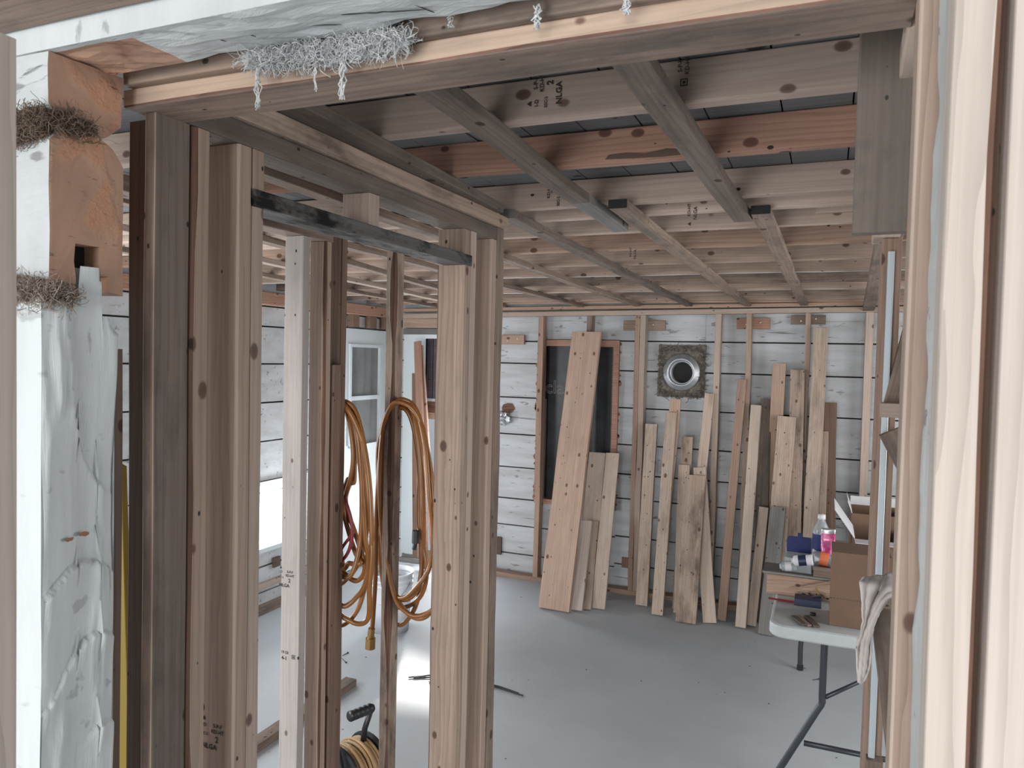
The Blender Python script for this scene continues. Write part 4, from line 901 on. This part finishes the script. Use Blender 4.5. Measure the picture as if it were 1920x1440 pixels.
c = fx(1548, 1307, yl); e_ = fx(1612, 1278, yl + .10); mb = MB(); mb.tube([c, e_, Vector((e_.x + .02, yl + .5, TZ - .06))], .010, 8); mb.build('brace', 'leg', tb, smooth=True)
g = at_z(1500, 1256, 0); yl2 = g.y
leg2 = [Vector((g.x + .18, yl2, TZ - .05)), Vector((g.x + .17, yl2, .52)), Vector((g.x + .13, yl2, .42)), Vector((g.x + .02, yl2, .25)), Vector((g.x, yl2, .16)), Vector((g.x, yl2, .012))]
for s_ in (0, 1):
    mb = MB(); mb.tube(catm([Vector((xm - v.x, v.y, v.z)) if s_ else v for v in leg2], 8, False), .0145, 10); l_ = mb.build('leg', 'leg', tb, smooth=True)
    mb = MB(); v = Vector((xm - g.x, yl2, 0)) if s_ else Vector((g.x, yl2, 0)); mb.tube([v + Vector((0, 0, .001)), v + Vector((0, 0, .03))], .018, 10); mb.build('foot_cap', 'black', l_)

def carton(name, label, px0, px1, py_top, y, depth, z0, rot, flaps=(), mat='card', group=None, h=None):
    a = at_y(px0, py_top, y); b = at_y(px1, py_top, y); w = (b - a).length; h = (a.z - z0) if h is None else h
    t = empty(name, (a.x + w / 2, y + depth / 2, z0), label, 'box', group)
    mb = MB(); th = .004; X0, X1, Y0, Y1 = a.x, a.x + w, y, y + depth
    mb.box(X0, X1, Y0, Y0 + th, z0 + .001, z0 + h); mb.box(X0, X1, Y1 - th, Y1, z0 + .001, z0 + h); mb.box(X0, X0 + th, Y0 + th, Y1 - th, z0 + .001, z0 + h); mb.box(X1 - th, X1, Y0 + th, Y1 - th, z0 + .001, z0 + h); mb.box(X0 + th, X1 - th, Y0 + th, Y1 - th, z0 + .001, z0 + .006)
    mb.build('shell', mat, t)
    for side, ang, ln, fm in flaps:
        mb = MB(); ca, sa = math.cos(math.radians(ang)) * ln, math.sin(math.radians(ang)) * ln
        base = {'f': ((X0, Y0), (X1, Y0), (0, -1)), 'b': ((X0, Y1), (X1, Y1), (0, 1)), 'l': ((X0, Y0), (X0, Y1), (-1, 0)), 'r': ((X1, Y0), (X1, Y1), (1, 0))}[side]
        A_, B_, o_ = base; z = z0 + h
        q = [Vector((*A_, z)), Vector((*B_, z)), Vector((B_[0] + o_[0] * ca, B_[1] + o_[1] * ca, z + sa)), Vector((A_[0] + o_[0] * ca, A_[1] + o_[1] * ca, z + sa))]
        nrm = (q[1] - q[0]).cross(q[2] - q[0]).normalized() * .0035; mb.quad(q); mb.quad([v + nrm for v in reversed(q)])
        for i in range(4): mb.quad([q[i], q[i] + nrm, q[(i + 1) % 4] + nrm, q[(i + 1) % 4]])
        mb.build('flap', fm, t)
    return t, (X0, X1, Y0, Y1)
yb = at_z(1552, 1172, TZ).y
cb, r_ = carton('cardboard_box', 'tall brown cardboard box at the near end of the table', 1560, 1672, 1036, yb, .20, TZ, 0, [('f', 180, .198, 'card')])
mb = MB()
zc = at_y(1570, 1122, yb).z
for k in range(26): mb.box(r_[0] + .012 * k, r_[0] + .012 * k + .006, yb - .0008, yb - .0002, zc - .0012, zc + .0012)
mb.build('perforation', 'bark', cb)
carton('cardboard_box', 'open cardboard carton with white flaps behind the tall brown box', 1602, 1700, 1010, TY0 + .95, .34, TZ, 0, [('f', 4, .14, 'cardwhite'), ('l', 55, .17, 'cardwhite')])
carton('cardboard_box', 'brown carton with a white edge farthest back on the table', 1597, 1705, 962, TY0 + 1.36, .30, TZ, 0, [('b', 85, .05, 'cardwhite'), ('l', 70, .07, 'cardwhite')])
# plank shelf across the table and wooden blocks
y1 = at_z(1500, 1121, TZ).y
a, b = at_y(1438, 1076, y1), at_y(1600, 1092, y1)
bx('plank', 'orange toned plank standing on edge across the table', 'plank', (a.x, b.x + .2), (y1, y1 + .03), (TZ + .001, a.z), 'x', 'fir_warm')
ZP = a.z + .013
stick('plank', 'thin grey board laid over the plank as a shelf', 'plank', (a.x - .02, y1 + .085, ZP - .006), (a.x + .62, y1 + .085, ZP - .006), .17, .011, (0, 1, 0), 'grey')
mb = MB(); a2 = at_y(1512, 1070, y1 + .02)
bx('wood_block', 'short wooden offcut beside the bottles on the shelf board', 'offcut', (a2.x + .03, a2.x + .26), (y1 + .0, y1 + .03), (ZP + .0005, ZP + .042), 'x', 'used')
# clear container with blue lid
yc = y1 + .095
c0 = at_y(1470, 1060, yc); c1 = at_y(1522, 1060, yc); w = c1.x - c0.x
ct = empty('storage_tub', (c0.x + w / 2, yc, ZP), 'clear plastic tub with its dark blue lid standing open', 'tub')
mb = MB(); th = .003; hh = (at_y(1490, 1036, yc - .06).z - ZP) * .72
for q in ((c0.x, c0.x + w, yc - .06, yc - .06 + th), (c0.x, c0.x + w, yc + .06 - th, yc + .06), (c0.x, c0.x + th, yc - .06 + th, yc + .06 - th), (c0.x + w - th, c0.x + w, yc - .06 + th, yc + .06 - th)): mb.box(*q, ZP + .001, ZP + hh)
mb.box(c0.x + th, c0.x + w - th, yc - .057, yc + .057, ZP + .001, ZP + .004); mb.build('tub_body', 'clear', ct)
l0, l1 = at_y(1476, 1005, yc + .065), at_y(1521, 1038, yc + .065)
mb = MB(); rr = .012; pts = []
X0, X1, Z0, Z1 = l0.x, l1.x, ZP + hh - .01, l0.z
for cx, cz, a0 in ((X1 - rr, Z1 - rr, 0), (X0 + rr, Z1 - rr, 90), (X0 + rr, Z0 + rr, 180), (X1 - rr, Z0 + rr, 270)):
    for k in range(5): t_ = math.radians(a0 + 22.5 * k); pts.append((cx + rr * math.cos(t_), cz + rr * math.sin(t_)))
N = len(pts)
for y in (yc + .061, yc + .075): mb.v += [(x, y, z) for x, z in pts]
for j in range(N): mb.f.append((j, (j + 1) % N, N + (j + 1) % N, N + j)); mb.m.append(0)
mb.f.append(tuple(range(N))); mb.m.append(0); mb.f.append(tuple(reversed(range(N, 2 * N)))); mb.m.append(0); mb.box((X0 + X1) / 2 - .008, (X0 + X1) / 2 + .012, yc + .062, yc + .072, Z1, Z1 + .02)
mb.build('lid', 'blue', ct)
def lying_can(name, label, cat, pa, pb, y, r, mats, cap='cardwhite'):
    A, B = at_y(*pa, y), at_y(*pb, y); A.z = max(A.z, ZP + r + .001); B.z = max(B.z, ZP + r + .001); t = empty(name, A.lerp(B, .5), label, cat)
    f = lambda s_: A.lerp(B, s_)
    mb = MB(); mb.tube([f(0), f(.03), f(.86), f(.93)], [r * .9, r, r, r * .55], 20); mb.build('can_body', mats[0], t, smooth=True)
    mb = MB(); mb.tube([f(.30), f(.31), f(.66), f(.67)], [r * 1.004, r * 1.012, r * 1.012, r * 1.004], 20); mb.build('band', mats[1], t, smooth=True)
    mb = MB(); mb.tube([f(.93), f(1)], r * .5, 14); mb.build('cap', cap, t, smooth=True); return t
lying_can('spray_can', 'silver can with orange band lying across the shelf board', 'can', (1566, 1054), (1522, 1042), y1 + .062, .030, ('silver', 'orange'))
lying_can('spray_can', 'white and black labelled can lying in front of the blue lid', 'can', (1524, 1050), (1484, 1052), y1 + .022, .024, ('cardwhite', 'navy'))
lying_can('bottle', 'small clear bottle lying on the shelf board by the tub', 'bottle', (1494, 1062), (1462, 1064), y1 + .024, .022, ('clear', 'cardwhite'))
bx('carton', 'little white carton beside the blue lid', 'box', (l1.x + .006, l1.x + .07), (yc + .02, yc + .07), (ZP + .001, ZP + .10), 'z', 'cardwhite')
# water bottle
yw = y1 + .14; w0 = at_y(1538, 1040, yw); wt = at_y(1540, 964, yw); H = wt.z - ZP
wb = empty('water_bottle', (w0.x, yw, ZP), 'clear water bottle with blue label and white cap', 'bottle')
mb = MB(); s_ = H / .23; mb.lathe([(.0001, .002), (.030, .001), (.033, .012), (.033, .08), (.0315, .085), (.033, .09), (.033, .15), (.030, .175), (.018, .198), (.0125, .205), (.0125, .212)], 24, (0, 0, 0)); mb.v = [(x * s_ * .95 + w0.x, y * s_ * .95 + yw, z * s_ + ZP) for x, y, z in mb.v]; mb.build('bottle_body', 'clear', wb, smooth=True)
mb = MB(); mb.lathe([(.0345, .085), (.0345, .15)], 24); mb.v = [(x * s_ * .95 + w0.x, y * s_ * .95 + yw, z * s_ + ZP) for x, y, z in mb.v]; mb.build('paper_label', 'blue', wb, smooth=True)
mb = MB(); mb.lathe([(.0001, .23), (.0145, .229), (.0150, .21), (.0001, .209)], 20); mb.v = [(x * s_ + w0.x, y * s_ + yw, z * s_ + ZP) for x, y, z in mb.v]; mb.build('cap', 'cardwhite', wb, smooth=True)
# pink foil bag
yk = y1 + .10; k0_, k1_ = at_y(1540, 990, yk), at_y(1565, 1044, yk); cx, wx_ = (k0_.x + k1_.x) / 2, (k1_.x - k0_.x) / 2
mb = MB(); nu, nv = 20, 18
for j in range(nv + 1):
    v = j / nv; z = ZP + .001 + (k0_.z - ZP) * v; thick = .035 * math.sin(min(1, v * 1.25 + .12) * math.pi * .98) ** .7 + .002
    for i in range(nu):
        a = 2 * math.pi * i / nu; d = 1 + .12 * mnoise.noise((math.cos(a) * 3, math.sin(a) * 3, v * 7)); mb.v.append((cx + wx_ * d * math.cos(a), yk + thick * d * math.sin(a), z + .004 * mnoise.noise((a, v * 9, 2))))
for j in range(nv):
    for i in range(nu): mb.f.append((j * nu + i, j * nu + (i + 1) % nu, (j + 1) * nu + (i + 1) % nu, (j + 1) * nu + i)); mb.m.append(1 if j >= nv - 2 else 0)
mb.f.append(tuple(reversed(range(nu)))); mb.m.append(0); mb.f.append(tuple(nv * nu + i for i in range(nu))); mb.m.append(1)
tag(mb.build('snack_bag', ['pink', 'silver'], smooth=True), 'shiny pink foil bag standing by the water bottle', 'bag')
# low things on the table top
bxp = at_z(1512, 1138, TZ)
bx('carton', 'small navy carton lying on the table top', 'box', (bxp.x - .05, bxp.x + .06), (bxp.y, bxp.y + .08), (TZ + .0005, TZ + .032), 'x', 'navy')
mb = MB(); R = rnd(); c = at_z(1530, 1126, TZ)
for _ in range(70):
    p_ = Vector((c.x + R.gauss(.04, .06), c.y + .025 + R.gauss(0, .018), TZ + .004 + abs(R.gauss(0, .018)))); d = Vector((R.gauss(0, 1), R.gauss(0, 1), R.gauss(0, .4))).normalized() * R.uniform(.02, .05); p_.z = max(p_.z, TZ + .012)
    d.z = max(d.z, -.005); mb.tube([p_, p_ + d], R.uniform(.002, .005), 5, mi=R.randrange(3))
tag(mb.build('hardware_heap', ['oakum_b', 'brass', 'black']), 'jumble of screws and clips behind the navy carton', 'hardware', kind='stuff')
for (pa, pb, r_, mt, lb) in (((1441, 1118), (1486, 1123), .005, 'redcord', 'lower dark red stick jutting over the table edge'), ((1459, 1115), (1486, 1119), .005, 'redcord', 'upper dark red stick lying on the table')):
    A = at_y(*pa, y1 - .09); B = at_y(*pb, y1 - .10); A.z = B.z = TZ + r_ + .001; mb = MB(); mb.tube([A, B, B + (B - A)], r_, 6); tag(mb.build('stick', mt), lb, 'stick', 'dark red sticks on the table')
A, B = at_y(1476, 1106, y1 - .05), at_y(1560, 1093, y1 - .05); mb = MB(); mb.tube([A, A.lerp(B, .4), B, B + (B - A) * .3], [.003, .005, .010, .012], 6)
tag(mb.build('wood_stick', 'fir_warm'), 'slender tapering stick resting against the orange toned plank', 'stick')
for (a, b, mt, lb, w_) in (((1487, 1155), (1508, 1172), 'old', 'dark shim nearest the table corner', .022), ((1497, 1155), (1518, 1173), 'used', 'tan shim between the two dark shims', .018), ((1512, 1155), (1532, 1175), 'old', 'dark shim nearest the tall box', .026)):
    A, B = at_z(*a, TZ + .006), at_z(*b, TZ + .006); stick('shim', lb, 'shim', A, B, w_, .008, (1, 0, 0), mt, group='shims on the table top', warp=.0005)
a = at_z(1524, 1154, TZ); mb = MB(); mb.lathe([(.0001, .001), (.012, .001), (.012, .012), (.0001, .012)], 12, (a.x, a.y, TZ)); tag(mb.build('scrap', 'black', smooth=True), 'small round dark scrap on the table top behind the shims', 'scrap')
